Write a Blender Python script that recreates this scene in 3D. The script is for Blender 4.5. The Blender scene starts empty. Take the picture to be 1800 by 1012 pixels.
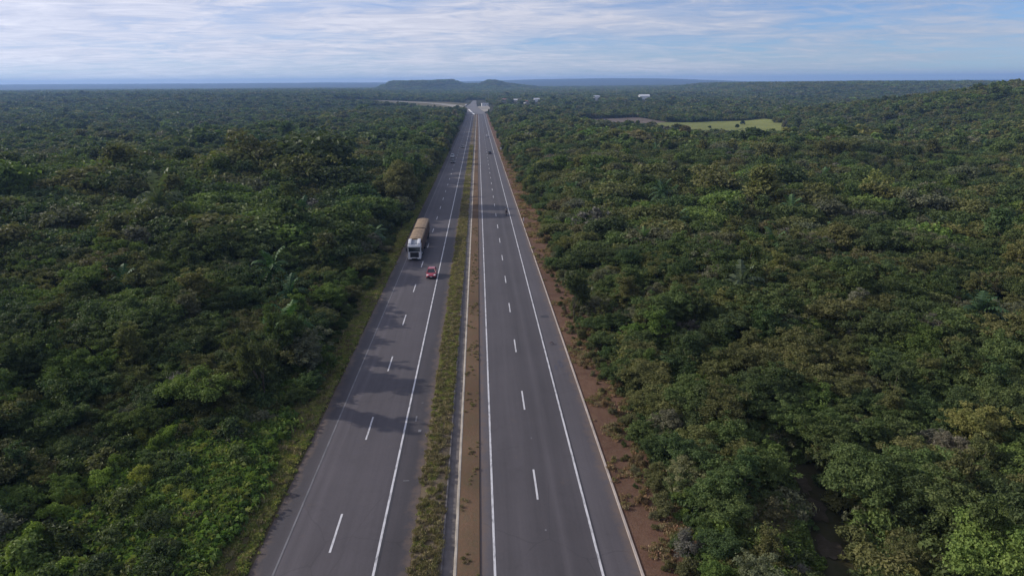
import bpy, bmesh, math, random
import numpy as np
from mathutils import Vector, Matrix

random.seed(7)
rng = np.random.default_rng(11)
SC = bpy.context.scene
COL = SC.collection
R_ = math.radians

# ------------------------------------------------------------------ scene constants (metres, Y runs along the highway)
CAM_H = 31.157
YAW, PITCH, ROLL = R_(2.65), R_(16.87), R_(-0.4)
GRADE = 0.0138
SUN_EL, SUN_AHEAD = R_(24.5), R_(17.0)          # sun stands off to the truck's verge side, a little ahead


def prof(Y):
    """long profile of the highway: an even fall, then levelling out"""
    Y = np.asarray(Y, float)
    return np.where(Y < 600, -GRADE * Y, -GRADE * (600 + 300 * (1 - np.exp(-np.maximum(Y - 600, 0) / 300))))


def sstep(a, b, x):
    t = np.clip((np.asarray(x, float) - a) / (b - a), 0, 1)
    return t * t * (3 - 2 * t)


def _hash(ix, iy, seed):
    n = (ix.astype(np.int64) * 374761393 + iy.astype(np.int64) * 668265263 + seed * 974711) & 0x7fffffff
    n = ((n ^ (n >> 13)) * 1274126177) & 0x7fffffff
    n = (n ^ (n >> 16)) & 0xffff
    return n / 65535.0


def vnoise(x, y, s, seed=0):
    x = np.asarray(x, float) / s; y = np.asarray(y, float) / s
    ix, iy = np.floor(x), np.floor(y)
    fx, fy = x - ix, y - iy
    fx = fx * fx * (3 - 2 * fx); fy = fy * fy * (3 - 2 * fy)
    a = _hash(ix, iy, seed); b = _hash(ix + 1, iy, seed); c = _hash(ix, iy + 1, seed); d = _hash(ix + 1, iy + 1, seed)
    return (a * (1 - fx) + b * fx) * (1 - fy) + (c * (1 - fx) + d * fx) * fy


def height(X, Y):
    X = np.asarray(X, float); Y = np.asarray(Y, float)
    z = prof(Y)
    # rising ground on the kerb side
    t = np.maximum(X - 245, 0)
    z = z + 47 * (1 - np.exp(-(t / 235.0) ** 1.9)) * (1 - sstep(620, 1000, Y)) * sstep(60, 330, Y)
    # wooded table land beyond it
    z = z + 24 * sstep(690, 960, X - 0.06 * (Y - 2000)) * (1 - sstep(1610, 1690, X + 0.0 * Y)) * sstep(1500, 2150, Y) * (1 - sstep(2900, 3600, Y)) * (0.9 + 0.2 * vnoise(X, Y, 240, 5))
    # hills at the end of the highway
    def hill(cx, cy, rx, ry, h, p=2.0):
        d = np.sqrt(((X - cx) / rx) ** 2 + ((Y - cy) / ry) ** 2)
        return h * np.exp(-d ** (2 * p))
    z = z + np.minimum(hill(-285, 3600, 180, 420, 50, 2.2), 33 + 5 * vnoise(X, Y, 60, 3) + 4 * vnoise(X, Y, 22, 6))
    z = z + (hill(82, 3600, 42, 320, 20, 1.2) + hill(60, 3700, 210, 420, 24, 1.6)) * (.8 + .3 * vnoise(X, Y, 45, 7))
    z = z + 11 * (1 - sstep(-420, -120, X)) * sstep(900, 1900, Y) * (1 - sstep(2500, 3100, Y))
    # low far ridges
    far = sstep(6200, 9200, Y) * (1 - sstep(12500, 14800, Y))
    ridge = 14 + 22 * vnoise(X, Y * 0.4, 2600, 8) + 9 * vnoise(X, Y * 0.3, 700, 9)
    ridge = ridge + 36 * np.exp(-((X - 1700) / 1500.0) ** 2) - 34 * sstep(2200, 3900, X)
    z = z + far * ridge
    # gentle relief away from the road
    away = sstep(60, 300, np.abs(X + 3)) * sstep(200, 800, Y) * (1 - .85 * sstep(880, 1000, Y) * (1 - sstep(1750, 1950, Y)) * (1 - sstep(420, 560, np.abs(X + 100))))
    z = z + away * (4.5 * (vnoise(X, Y, 330, 1) - 0.5) + 1.6 * (vnoise(X, Y, 90, 2) - 0.5))
    z = z - 4.5 * sstep(60, 160, X) * sstep(380, 520, Y) * (1 - sstep(900, 1300, Y))
    z = z - 5.0 * sstep(-120, -260, X) * sstep(150, 300, Y) * (1 - sstep(800, 1500, Y)) * vnoise(X, Y, 260, 4)
    return z


def hz(x, y):
    return float(height(np.array([x]), np.array([y]))[0])


# ------------------------------------------------------------------ small helpers
def link(o, parent=None):
    COL.objects.link(o)
    if parent is not None:
        o.parent = parent
    return o


def tag(o, label=None, cat=None, group=None, kind=None):
    if label: o['label'] = label
    if cat: o['category'] = cat
    if group: o['group'] = group
    if kind: o['kind'] = kind
    return o


def empty(name, loc=(0, 0, 0), rz=0.0, scale=None):
    o = bpy.data.objects.new(name, None)
    o.location = loc; o.rotation_euler = (0, 0, rz)
    if scale is not None: o.scale = scale
    o.empty_display_size = 0.2
    return link(o)


def np_mesh(name, V, F, mats=(), smooth=False, fattr=None, midx=None):
    """V (n,3); F (m,k) array with one k, or a list of index lists"""
    me = bpy.data.meshes.new(name)
    V = np.asarray(V, np.float32)
    if isinstance(F, np.ndarray):
        m, k = F.shape
        me.vertices.add(len(V)); me.vertices.foreach_set('co', V.ravel())
        me.loops.add(m * k); me.loops.foreach_set('vertex_index', F.astype(np.int32).ravel())
        me.polygons.add(m); me.polygons.foreach_set('loop_start', np.arange(0, m * k, k, dtype=np.int32))
        me.update(calc_edges=True)
    else:
        me.from_pydata([tuple(v) for v in V], [], [tuple(f) for f in F])
    for mt in mats: me.materials.append(mt)
    if midx is not None: me.polygons.foreach_set('material_index', np.asarray(midx, np.int32))
    me.polygons.foreach_set('use_smooth', np.full(len(me.polygons), bool(smooth)))
    if fattr:
        for nm, arr in fattr.items():
            a = me.attributes.new(nm, 'FLOAT', 'FACE'); a.data.foreach_set('value', np.asarray(arr, np.float32))
    me.update()
    return me


class MB:
    """collects boxes, lofts and tubes for ONE mesh"""
    def __init__(s): s.v = []; s.f = []

    def add(s, verts, faces):
        n = len(s.v); s.v += [tuple(v) for v in verts]; s.f += [tuple(i + n for i in f) for f in faces]; return s

    def box(s, c, d, taper=(1, 1), shift=(0, 0)):
        x, y, z = c; a, b, h = d[0] / 2, d[1] / 2, d[2] / 2
        vs = [(x - a, y - b, z - h), (x + a, y - b, z - h), (x + a, y + b, z - h), (x - a, y + b, z - h)]
        a *= taper[0]; b *= taper[1]; x += shift[0]; y += shift[1]
        vs += [(x - a, y - b, z + h), (x + a, y - b, z + h), (x + a, y + b, z + h), (x - a, y + b, z + h)]
        return s.add(vs, [(3, 2, 1, 0), (4, 5, 6, 7), (0, 1, 5, 4), (1, 2, 6, 5), (2, 3, 7, 6), (3, 0, 4, 7)])

    def tube(s, pts, rad, n=8, caps=True):
        pts = [Vector(p) for p in pts]
        if not isinstance(rad, (list, tuple)): rad = [rad] * len(pts)
        vs = []; fs = []
        for i, p in enumerate(pts):
            d = (pts[min(i + 1, len(pts) - 1)] - pts[max(i - 1, 0)]).normalized()
            u = d.orthogonal().normalized() if i == 0 else (u - d * u.dot(d)).normalized()
            w = d.cross(u)
            for k in range(n):
                a = 2 * math.pi * k / n
                vs.append(p + (u * math.cos(a) + w * math.sin(a)) * rad[i])
        for i in range(len(pts) - 1):
            for k in range(n):
                k2 = (k + 1) % n
                fs.append((i * n + k, i * n + k2, (i + 1) * n + k2, (i + 1) * n + k))
        if caps:
            fs.append(tuple(range(n - 1, -1, -1))); m = (len(pts) - 1) * n; fs.append(tuple(range(m, m + n)))
        return s.add(vs, fs)

    def prism(s, prof2, x0, x1, axis='x', inset=0.0):
        """extrude a closed (y,z) outline from x0 to x1"""
        n = len(prof2); vs = [(x0, p[0], p[1]) for p in prof2] + [(x1, p[0], p[1]) for p in prof2]
        fs = [tuple(range(n - 1, -1, -1)), tuple(range(n, 2 * n))]
        for i in range(n):
            j = (i + 1) % n; fs.append((i, j, n + j, n + i))
        return s.add(vs, fs)

    def loft(s, rings, close=True, caps=True):
        n = len(rings[0]); vs = [v for r in rings for v in r]; fs = []
        for i in range(len(rings) - 1):
            for k in range(n if close else n - 1):
                k2 = (k + 1) % n
                fs.append((i * n + k, i * n + k2, (i + 1) * n + k2, (i + 1) * n + k))
        if caps:
            fs.append(tuple(range(n - 1, -1, -1))); m = (len(rings) - 1) * n; fs.append(tuple(range(m, m + n)))
        return s.add(vs, fs)

    def build(s, name, mt, parent=None, smooth=False, bevel=0.0, loc=None):
        me = np_mesh(name, np.array(s.v), s.f, [mt], smooth)
        bm = bmesh.new(); bm.from_mesh(me)
        bmesh.ops.recalc_face_normals(bm, faces=bm.faces)
        if bevel > 0:
            bmesh.ops.bevel(bm, geom=[e for e in bm.edges if e.calc_face_angle(0) > 0.5], offset=bevel, segments=2, affect='EDGES', profile=0.6)
            for f in bm.faces: f.smooth = True
        bm.to_mesh(me); bm.free()
        o = bpy.data.objects.new(name, me)
        if loc is not None: o.location = loc
        return link(o, parent)


# ------------------------------------------------------------------ materials
class NT:
    def __init__(s, tree): s.t = tree
    def n(s, typ, **kw):
        x = s.t.nodes.new(typ)
        for k, v in kw.items(): setattr(x, k, v)
        return x
    def set(s, node, **kw):
        return node
    def l(s, a, b): s.t.links.new(a, b)
    def val(s, sock, v):
        if hasattr(v, 'is_linked') or isinstance(v, bpy.types.NodeSocket): s.l(v, sock)
        else: sock.default_value = v
    def math(s, op, a, b=None, clamp=False):
        x = s.n('ShaderNodeMath', operation=op, use_clamp=clamp)
        s.val(x.inputs[0], a)
        if b is not None: s.val(x.inputs[1], b)
        return x.outputs[0]
    def vmath(s, op, a, b=None):
        x = s.n('ShaderNodeVectorMath', operation=op)
        s.val(x.inputs[0], a)
        if b is not None: s.val(x.inputs[1], b)
        return x.outputs[0]
    def mix(s, f, a, b, blend='MIX'):
        x = s.n('ShaderNodeMix', data_type='RGBA', blend_type=blend)
        s.val(x.inputs[0], f); s.val(x.inputs[6], a); s.val(x.inputs[7], b)
        return x.outputs[2]
    def noise(s, vec, scale, detail=4, rough=0.55, dist=0.0):
        x = s.n('ShaderNodeTexNoise')
        if vec is not None: s.l(vec, x.inputs['Vector'])
        x.inputs['Scale'].default_value = scale; x.inputs['Detail'].default_value = detail
        x.inputs['Roughness'].default_value = rough; x.inputs['Distortion'].default_value = dist
        return x.outputs['Fac']
    def ramp(s, fac, stops, interp='LINEAR'):
        x = s.n('ShaderNodeValToRGB'); x.color_ramp.interpolation = interp
        el = x.color_ramp.elements
        while len(el) < len(stops): el.new(0.5)
        for e, (p, c) in zip(el, sorted(stops, key=lambda q: q[0])):
            e.position = p; e.color = tuple(c) + (1,) if not np.isscalar(c) else (c, c, c, 1)
        s.l(fac, x.inputs[0]); return x.outputs[0]
    def maprange(s, v, a, b, c=0.0, d=1.0):
        x = s.n('ShaderNodeMapRange'); s.val(x.inputs[0], v)
        for i, q in enumerate((a, b, c, d)): x.inputs[1 + i].default_value = q
        return x.outputs[0]


def material(name):
    m = bpy.data.materials.new(name); m.use_nodes = True
    t = m.node_tree; t.nodes.clear(); k = NT(t)
    out = k.n('ShaderNodeOutputMaterial'); b = k.n('ShaderNodeBsdfPrincipled')
    k.l(b.outputs[0], out.inputs['Surface'])
    return m, k, b, out


def objco(k):
    return k.n('ShaderNodeTexCoord').outputs['Object']


def c4(c): return (c[0], c[1], c[2], 1)


def simple(name, col, rough=0.6, metal=0.0, var=0.18, scale=3.0, spec=0.4, bump=0.0, coat=0.0):
    m, k, b, out = material(name)
    n = k.noise(objco(k), scale, 5, 0.6)
    f = k.maprange(n, 0.25, 0.75, 1 - var, 1 + var)
    k.l(k.mix(1.0, c4(col), f, 'MULTIPLY'), b.inputs['Base Color'])
    b.inputs['Roughness'].default_value = rough; b.inputs['Metallic'].default_value = metal
    b.inputs['Specular IOR Level'].default_value = spec
    b.inputs['Coat Weight'].default_value = coat
    if bump:
        bp = k.n('ShaderNodeBump'); bp.inputs['Strength'].default_value = bump; bp.inputs['Distance'].default_value = 0.02
        k.l(k.noise(objco(k), scale * 6, 4), bp.inputs['Height']); k.l(bp.outputs[0], b.inputs['Normal'])
    return m


def leaf_material(name, trans=0.22, rough=0.55, spec=0.25):
    m, k, b, out = material(name)
    at = k.n('ShaderNodeAttribute', attribute_type='INSTANCER', attribute_name='tint')
    lv = k.n('ShaderNodeAttribute', attribute_type='GEOMETRY', attribute_name='leafv')
    f = k.maprange(lv.outputs['Fac'], 0, 1, 0.74, 1.26)
    col = k.mix(1.0, at.outputs['Color'], f, 'MULTIPLY')
    hv = k.n('ShaderNodeHueSaturation'); k.l(col, hv.inputs['Color'])
    k.l(k.maprange(lv.outputs['Fac'], 0, 1, 0.515, 0.485), hv.inputs['Hue'])
    col = hv.outputs['Color']
    k.l(col, b.inputs['Base Color'])
    b.inputs['Roughness'].default_value = rough; b.inputs['Specular IOR Level'].default_value = spec
    tr = k.n('ShaderNodeBsdfTranslucent'); k.l(k.mix(1.0, col, (1.0, 1.12, 0.55, 1), 'MULTIPLY'), tr.inputs['Color'])
    mx = k.n('ShaderNodeMixShader'); mx.inputs[0].default_value = trans
    k.l(b.outputs[0], mx.inputs[1]); k.l(tr.outputs[0], mx.inputs[2]); k.l(mx.outputs[0], out.inputs['Surface'])
    return m


def asphalt(name, base, stops, x0, x1, blot=0.10):
    """worn asphalt: lane-long streaks from traffic at their places across the carriageway"""
    m, k, b, out = material(name)
    P = objco(k); sx = k.n('ShaderNodeSeparateXYZ'); k.l(P, sx.inputs[0])
    wob = k.math('MULTIPLY', k.math('SUBTRACT', k.noise(P, 0.06, 3), 0.5), 0.7)
    X = k.math('ADD', sx.outputs[0], wob)
    fac = k.maprange(X, x0, x1)
    band = k.ramp(fac, [((x - x0) / (x1 - x0), v if not np.isscalar(v) else ((1 + (v - 1) * 1.9) * 0.5,) * 3) for x, v in stops])
    band = k.mix(1.0, band, (2, 2, 2, 1), 'MULTIPLY')
    mp = k.n('ShaderNodeMapping'); mp.inputs['Scale'].default_value = (1.0, 0.03, 1.0); k.l(P, mp.inputs[0])
    streak = k.maprange(k.noise(mp.outputs[0], 2.2, 6, 0.65), 0.25, 0.75, 0.88, 1.12)
    big = k.maprange(k.noise(P, 0.11, 5, 0.6), 0.3, 0.7, 1 - blot, 1 + blot)
    fine = k.maprange(k.noise(P, 9.0, 3, 0.8), 0.3, 0.7, 0.9, 1.1)
    vo = k.n('ShaderNodeTexVoronoi', feature='DISTANCE_TO_EDGE'); vo.inputs['Scale'].default_value = 0.16
    wv = k.n('ShaderNodeMapping'); wv.inputs['Scale'].default_value = (1.0, .55, 1.0); k.l(k.vmath('ADD', P, k.n('ShaderNodeTexNoise').outputs['Color']), wv.inputs[0]); k.l(wv.outputs[0], vo.inputs['Vector'])
    crack = k.math('MAXIMUM', k.maprange(vo.outputs['Distance'], .0, .006, .80, 1.0), k.maprange(k.noise(P, .05, 2), .42, .5, 0.0, 1.0))
    blotch = k.maprange(k.noise(P, .55, 4, .7), .58, .74, 1.0, .88)
    f = k.math('MULTIPLY', k.math('MULTIPLY', k.math('MULTIPLY', streak, big), fine), k.math('MULTIPLY', k.math('MINIMUM', crack, 1.0), blotch))
    col = k.mix(1.0, k.mix(1.0, c4(base), band, 'MULTIPLY'), f, 'MULTIPLY')
    dn = k.noise(P, .8, 5, .7)
    e0 = k.maprange(sx.outputs[0], x0, x0 + 1.1); e1 = k.maprange(sx.outputs[0], x1, x1 - 1.1)
    near_edge = k.math('SUBTRACT', 1.0, k.math('MINIMUM', e0, e1))
    dust = k.math('MULTIPLY', k.maprange(k.math('ADD', dn, k.math('MULTIPLY', near_edge, .42)), .62, .92), .65)
    col = k.mix(dust, col, (.135, .095, .072, 1))
    k.l(col, b.inputs['Base Color'])
    b.inputs['Roughness'].default_value = 0.72; b.inputs['Specular IOR Level'].default_value = 0.35
    bp = k.n('ShaderNodeBump'); bp.inputs['Strength'].default_value = 0.25; bp.inputs['Distance'].default_value = 0.01
    k.l(k.noise(P, 30, 2), bp.inputs['Height']); k.l(bp.outputs[0], b.inputs['Normal'])
    return m


def paint(name, col, wear):
    """road paint with worn patches that show the asphalt"""
    m, k, b, out = material(name)
    P = objco(k)
    mp = k.n('ShaderNodeMapping'); mp.inputs['Scale'].default_value = (1.0, 0.25, 1.0); k.l(P, mp.inputs[0])
    n = k.noise(mp.outputs[0], 3.5, 6, 0.7)
    f = k.maprange(n, wear - 0.12, wear + 0.12)
    k.l(k.mix(f, (0.10, 0.098, 0.105, 1), c4(col)), b.inputs['Base Color'])
    b.inputs['Roughness'].default_value = 0.6
    return m


def soil(name, c1, c2, c3, s=0.6):
    m, k, b, out = material(name)
    P = objco(k)
    n1 = k.noise(P, s, 6, 0.65, 0.4); n2 = k.noise(P, s * 7, 5, 0.7); n3 = k.noise(P, s * 0.12, 3)
    col = k.mix(k.maprange(n1, 0.35, 0.65), c4(c1), c4(c2))
    col = k.mix(k.maprange(n2, 0.5, 0.72), col, c4(c3))
    col = k.mix(1.0, col, k.maprange(n3, 0.3, 0.7, 0.8, 1.2), 'MULTIPLY')
    k.l(col, b.inputs['Base Color']); b.inputs['Roughness'].default_value = 0.95; b.inputs['Specular IOR Level'].default_value = 0.1
    bp = k.n('ShaderNodeBump'); bp.inputs['Strength'].default_value = 0.6; bp.inputs['Distance'].default_value = 0.08
    k.l(n2, bp.inputs['Height']); k.l(bp.outputs[0], b.inputs['Normal'])
    return m


M = {}
M['leaf'] = leaf_material('leaf', 0.30, 0.6, 0.14)
M['dry_leaf'] = leaf_material('dry_leaf', 0.12, 0.7, 0.12)
M['frond'] = leaf_material('frond', 0.22, 0.6, 0.15)
M['bark'] = simple('bark', (0.11, 0.09, 0.07), 0.9, var=0.35, scale=4, bump=0.6, spec=0.1)
M['grey_bark'] = simple('grey_bark', (0.26, 0.235, 0.215), 0.9, var=0.3, scale=4, bump=0.5, spec=0.1)
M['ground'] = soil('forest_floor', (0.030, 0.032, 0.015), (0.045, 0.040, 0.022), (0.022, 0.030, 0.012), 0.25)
M['left_soil'] = soil('verge_soil', (0.10, 0.075, 0.045), (0.085, 0.085, 0.035), (0.13, 0.085, 0.055), 0.8)
M['median_soil'] = soil('median_soil', (0.13, 0.095, 0.065), (0.15, 0.12, 0.085), (0.10, 0.10, 0.05), 0.9)
M['median_dirt'] = soil('median_dirt', (0.130, 0.080, 0.052), (0.110, 0.082, 0.050), (0.155, 0.092, 0.060), 0.7)
M['red_dirt'] = soil('red_dirt', (0.112, 0.060, 0.041), (0.145, 0.088, 0.060), (0.060, 0.040, 0.026), 1.1)
M['meadow'] = soil('meadow_grass', (0.150, 0.172, 0.048), (0.215, 0.220, 0.066), (0.082, 0.105, 0.034), 0.07)
M['tilled'] = soil('tilled_soil', (0.12, 0.09, 0.07), (0.20, 0.165, 0.145), (0.07, 0.06, 0.04), 0.03)
M['sand'] = soil('pale_dirt', (0.30, 0.275, 0.24), (0.24, 0.215, 0.18), (0.36, 0.34, 0.30), 0.06)
M['dryland'] = soil('dry_clearing', (0.10, 0.098, 0.05), (0.15, 0.115, 0.07), (0.07, 0.08, 0.036), 0.03)
AL = [(-16.2, .80), (-15.0, .86), (-14.6, .92), (-14.15, 1.08), (-13.7, .98), (-13.2, 1.10), (-12.7, .97), (-11.6, .99), (-10.9, .97), (-9.6, 1.0), (-8.2, .96), (-7.5, .86), (-6.2, .80), (-5.3, .84)]
AR = [(-.5, 1.16), (.25, 1.13), (.6, 1.02), (1.6, .98), (2.6, 1.03), (3.4, .98), (4.2, .93), (4.9, .90), (5.55, 1.04), (6.2, .90), (7.0, .95), (7.5, .99), (8.1, 1.10), (9.0, 1.05), (10.3, 1.07)]
M['asphalt_l'] = asphalt('asphalt_worn', (0.077, 0.068, 0.075), AL, -16.2, -5.3)
M['asphalt_r'] = asphalt('asphalt_grey', (0.071, 0.0635, 0.069), AR, -0.5, 10.3)
M['asphalt_far'] = simple('asphalt_dusty', (0.135, 0.128, 0.13), 0.8, var=0.15, scale=0.1)
M['paint'] = paint('road_paint', (0.56, 0.55, 0.565), 0.40)
M['paint_faded'] = paint('faded_paint', (0.165, 0.158, 0.168), 0.5)
M['tar'] = simple('tar', (0.035, 0.033, 0.038), 0.6, var=0.3, scale=1.5)
M['concrete'] = simple('concrete', (0.15, 0.135, 0.13), 0.9, var=0.3, scale=1.2, bump=0.3, spec=0.2)
M['kerb'] = simple('kerb_concrete', (0.36, 0.31, 0.28), 0.9, var=0.3, scale=0.9, bump=0.3, spec=0.2)
M['pale_concrete'] = simple('pale_concrete', (0.40, 0.355, 0.30), 0.9, var=0.4, scale=.5, bump=0.3, spec=0.2)

# ------------------------------------------------------------------ terrain
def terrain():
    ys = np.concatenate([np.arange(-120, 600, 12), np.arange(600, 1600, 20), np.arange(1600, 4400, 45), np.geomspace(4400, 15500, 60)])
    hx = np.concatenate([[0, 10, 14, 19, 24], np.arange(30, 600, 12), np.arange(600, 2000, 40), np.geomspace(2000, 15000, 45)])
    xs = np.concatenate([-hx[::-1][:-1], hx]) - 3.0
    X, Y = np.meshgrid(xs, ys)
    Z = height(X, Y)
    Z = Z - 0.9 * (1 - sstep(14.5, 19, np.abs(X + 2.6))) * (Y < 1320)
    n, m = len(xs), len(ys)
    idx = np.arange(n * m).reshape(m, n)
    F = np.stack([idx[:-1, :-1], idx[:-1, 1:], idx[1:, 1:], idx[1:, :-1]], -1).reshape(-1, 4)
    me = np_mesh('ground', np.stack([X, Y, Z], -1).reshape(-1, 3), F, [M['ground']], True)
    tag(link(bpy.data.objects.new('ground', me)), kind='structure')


terrain()

YS = np.concatenate([np.arange(-40, 300, 3.0), np.arange(300, 600, 6.0), np.arange(600, 1330, 10.0)])


def strip(name, cross, mt, ys=None, jog=None, dz=None, smooth=False, kind='structure'):
    """sweep a cross-section of (x, z above the road profile) along the highway"""
    ys = YS if ys is None else ys
    k = len(cross); V = []
    for y in ys:
        p = float(prof(y)); j = jog(y) if jog else 0.0; s = dz(y) if dz else 1.0
        for x, z in cross: V.append((x + j, y, p + (z * s if z < -0.05 else z)))
    idx = np.arange(len(ys) * k).reshape(len(ys), k)
    F = np.stack([idx[:-1, :-1], idx[:-1, 1:], idx[1:, 1:], idx[1:, :-1]], -1).reshape(-1, 4)
    me = np_mesh(name, np.array(V), F, [mt], smooth)
    o = link(bpy.data.objects.new(name, me))
    return tag(o, kind=kind) if kind else o


Y_MAIN = YS[YS <= 960]
strip('road_verge', [(-22.5, -.9), (-20.5, -.05), (-18.6, .06), (-17.4, .03), (-16.12, -.02)], M['left_soil'], Y_MAIN)
strip('road', [(-16.12, -.3), (-16.12, 0), (-13, .02), (-10, .03), (-7, .02), (-5.3, 0), (-5.3, -.3)], M['asphalt_l'], Y_MAIN)
strip('median_bank', [(-5.3, -.015), (-4.7, .06), (-4.0, .09), (-3.4, .06), (-3.19, .03)], M['median_soil'], Y_MAIN)
jogf = lambda y: 0.16 * (float(vnoise(np.array([0.0]), np.array([y]), 9.0, 21)[0]) - 0.5) * 2 * (y > 55) - (0.12 if 66 < y < 74 else 0)
strip('drainage_channel', [(-3.19, .05), (-3.09, .05), (-3.03, -.17), (-2.32, -.20)], M['concrete'], Y_MAIN, None, lambda y: 1.0 - 0.72 * float(sstep(85, 150, y)))
strip('channel_lip', [(-2.32, -.20), (-2.27, .06), (-2.12, .06), (-2.08, .03)], M['pale_concrete'], Y_MAIN, None, lambda y: 1.0 - 0.72 * float(sstep(85, 150, y)))
strip('median_strip', [(-2.08, .03), (-1.5, .07), (-1.0, .085), (-.53, .085), (-.5, -.02)], M['median_dirt'], Y_MAIN)
strip('road', [(-.5, -.3), (-.5, 0), (2, .02), (4.2, .03), (7.7, .02), (10.27, 0), (10.27, -.3)], M['asphalt_r'], Y_MAIN)
strip('kerb', [(10.272, -.05), (10.285, .12), (10.44, .12), (10.46, -.05)], M['kerb'], Y_MAIN)
strip('road_verge', [(10.46, .03), (11.4, .06), (13, .10), (15, .12), (17, -.05), (18.5, -.9)], M['red_dirt'], Y_MAIN)


def band(mb, x0, x1, y0, y1, z, step=12.0):
    n = max(1, int(math.ceil((y1 - y0) / step))); ys = np.linspace(y0, y1, n + 1); vs = []; fs = []
    for i, y in enumerate(ys):
        vs += [(x0, y, float(prof(y)) + z), (x1, y, float(prof(y)) + z)]
        if i: fs.append((2 * i - 2, 2 * i - 1, 2 * i + 1, 2 * i))
    mb.add(vs, fs)


mk = MB()
zc = lambda x: 0.030 - 0.0045 * abs(x + 10.2) if x < -4 else 0.032 - 0.0045 * abs(x - 4.6)
for xc in (-7.68, 0.5, 7.72):
    band(mk, xc - .085, xc + .085, -30, 930, zc(xc) + .012)
for k in range(-4, 58):
    y = 45.2 + 16.25 * k
    band(mk, -11.16, -11.0, y - 4.0, y + 0.6, .04); y = 51.3 + 15.95 * k
    band(mk, 4.02, 4.18, y - 4.5, y, .045)
tag(mk.build('road_markings', M['paint']), kind='structure')
mk = MB(); band(mk, -14.5, -14.36, -30, 930, .026)
for (x, y, w, l) in ((-6.62, 50.2, .5, .12), (-6.2, 58.9, .3, .5), (-6.75, 61.4, .16, 1.2), (-6.4, 65.0, .22, .15), (4.35, 42.9, .13, .16), (4.33, 56.8, .08, .3)):
    band(mk, x - w / 2, x + w / 2, y - l / 2, y + l / 2, .034)
tag(mk.build('road_markings', M['paint_faded']), kind='structure')
mk = MB(); band(mk, -7.58, -7.42, -30, 640, .028); band(mk, 7.83, 7.93, -30, 640, .026)
tag(mk.build('tar_seam', M['tar']), kind='structure')


def blob_sheet(name, x, y, rx, ry, z, mt, seed, n=18):
    r = random.Random(seed); vs = [(x, y, float(prof(y)) + z)]
    for i in range(n):
        a = 2 * math.pi * i / n; q = 0.75 + 0.45 * r.random()
        px, py = x + math.cos(a) * rx * q, y + math.sin(a) * ry * q
        vs.append((px, py, float(prof(py)) + z))
    fs = [(0, 1 + i, 1 + (i + 1) % n) for i in range(n)]
    return tag(MB().add(vs, fs).build(name, mt), kind='structure')


M['stain'] = simple('oil_stain', (0.062, 0.058, 0.070), 0.6, var=0.3, scale=2)
blob_sheet('asphalt_patch', 8.92, 92.4, .62, .55, .022, M['tar'], 3)
blob_sheet('asphalt_patch', 9.1, 74.6, .27, 1.2, .022, M['stain'], 4)
blob_sheet('asphalt_patch', 8.5, 73.6, .2, .8, .022, M['stain'], 6)


def area_sheet(name, poly, off, mt, cell=None):
    """a sheet of ground cover that follows the terrain inside a polygon"""
    bm = bmesh.new()
    vs = [bm.verts.new((x, y, 0)) for x, y in poly]; bm.faces.new(vs)
    xs = [p[0] for p in poly]; ys = [p[1] for p in poly]
    cell = cell or max(max(xs) - min(xs), max(ys) - min(ys)) / 24
    for ax, lo, hi in ((0, min(xs), max(xs)), (1, min(ys), max(ys))):
        q = lo + cell
        while q < hi:
            no = [0, 0, 0]; no[ax] = 1; co = [0, 0, 0]; co[ax] = q
            bmesh.ops.bisect_plane(bm, geom=bm.verts[:] + bm.edges[:] + bm.faces[:], plane_co=co, plane_no=no)
            q += cell
    for v in bm.verts: v.co.z = hz(v.co.x, v.co.y) + off
    bmesh.ops.recalc_face_normals(bm, faces=bm.faces)
    for f in bm.faces:
        if f.normal.z < 0: f.normal_flip()
    me = bpy.data.meshes.new(name); bm.to_mesh(me); bm.free(); me.materials.append(mt)
    return tag(link(bpy.data.objects.new(name, me)), kind='structure')


MEADOW = [(196, 764), (214, 782), (236, 770), (262, 788), (288, 768), (320, 772), (316, 738), (300, 700), (304, 668), (282, 640), (280, 600), (258, 572), (236, 548), (214, 562), (196, 548), (178, 578), (160, 590), (170, 622), (164, 664), (182, 690), (180, 726)]
TILLED = [(96, 668), (168, 655), (206, 700), (214, 800), (205, 900), (118, 850)]
area_sheet('meadow', MEADOW, 0.5, M['meadow'])
area_sheet('field', TILLED, 0.35, M['tilled'])
JUNC = [(-16.4, 930), (10.6, 930), (8.6, 990), (4.5, 1070), (-1.0, 1180), (-3.2, 1400), (-3.5, 1640), (-11.5, 1640), (-15, 1400), (-20.5, 1264), (-24, 1160), (-23, 1070), (-19.5, 985), (-17, 950)]
area_sheet('junction_road', JUNC, 0.30, M['asphalt_far'], 30)
CLEAR = [(-30, 1080), (-24, 1255), (-20, 1420), (-60, 1540), (-160, 1620), (-310, 1640), (-330, 1560), (-230, 1430), (-110, 1260), (-50, 1130)]
area_sheet('clearing', CLEAR, 0.12, M['dryland'])
SIDE = [(-29, 1120), (-25, 1250), (-36, 1330), (-78, 1450), (-125, 1540), (-170, 1590), (-215, 1610), (-215, 1590), (-168, 1550), (-118, 1480), (-88, 1400), (-52, 1270), (-37, 1170)]
area_sheet('side_road', SIDE, 0.42, M['sand'], 18)
GRAV = [(8.6, 995), (15, 1040), (20, 1160), (18, 1270), (-.8, 1240), (-.9, 1182), (4.6, 1074)]
area_sheet('gravel_forecourt', GRAV, 0.36, M['sand'], 18)
mb = MB()
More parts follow.
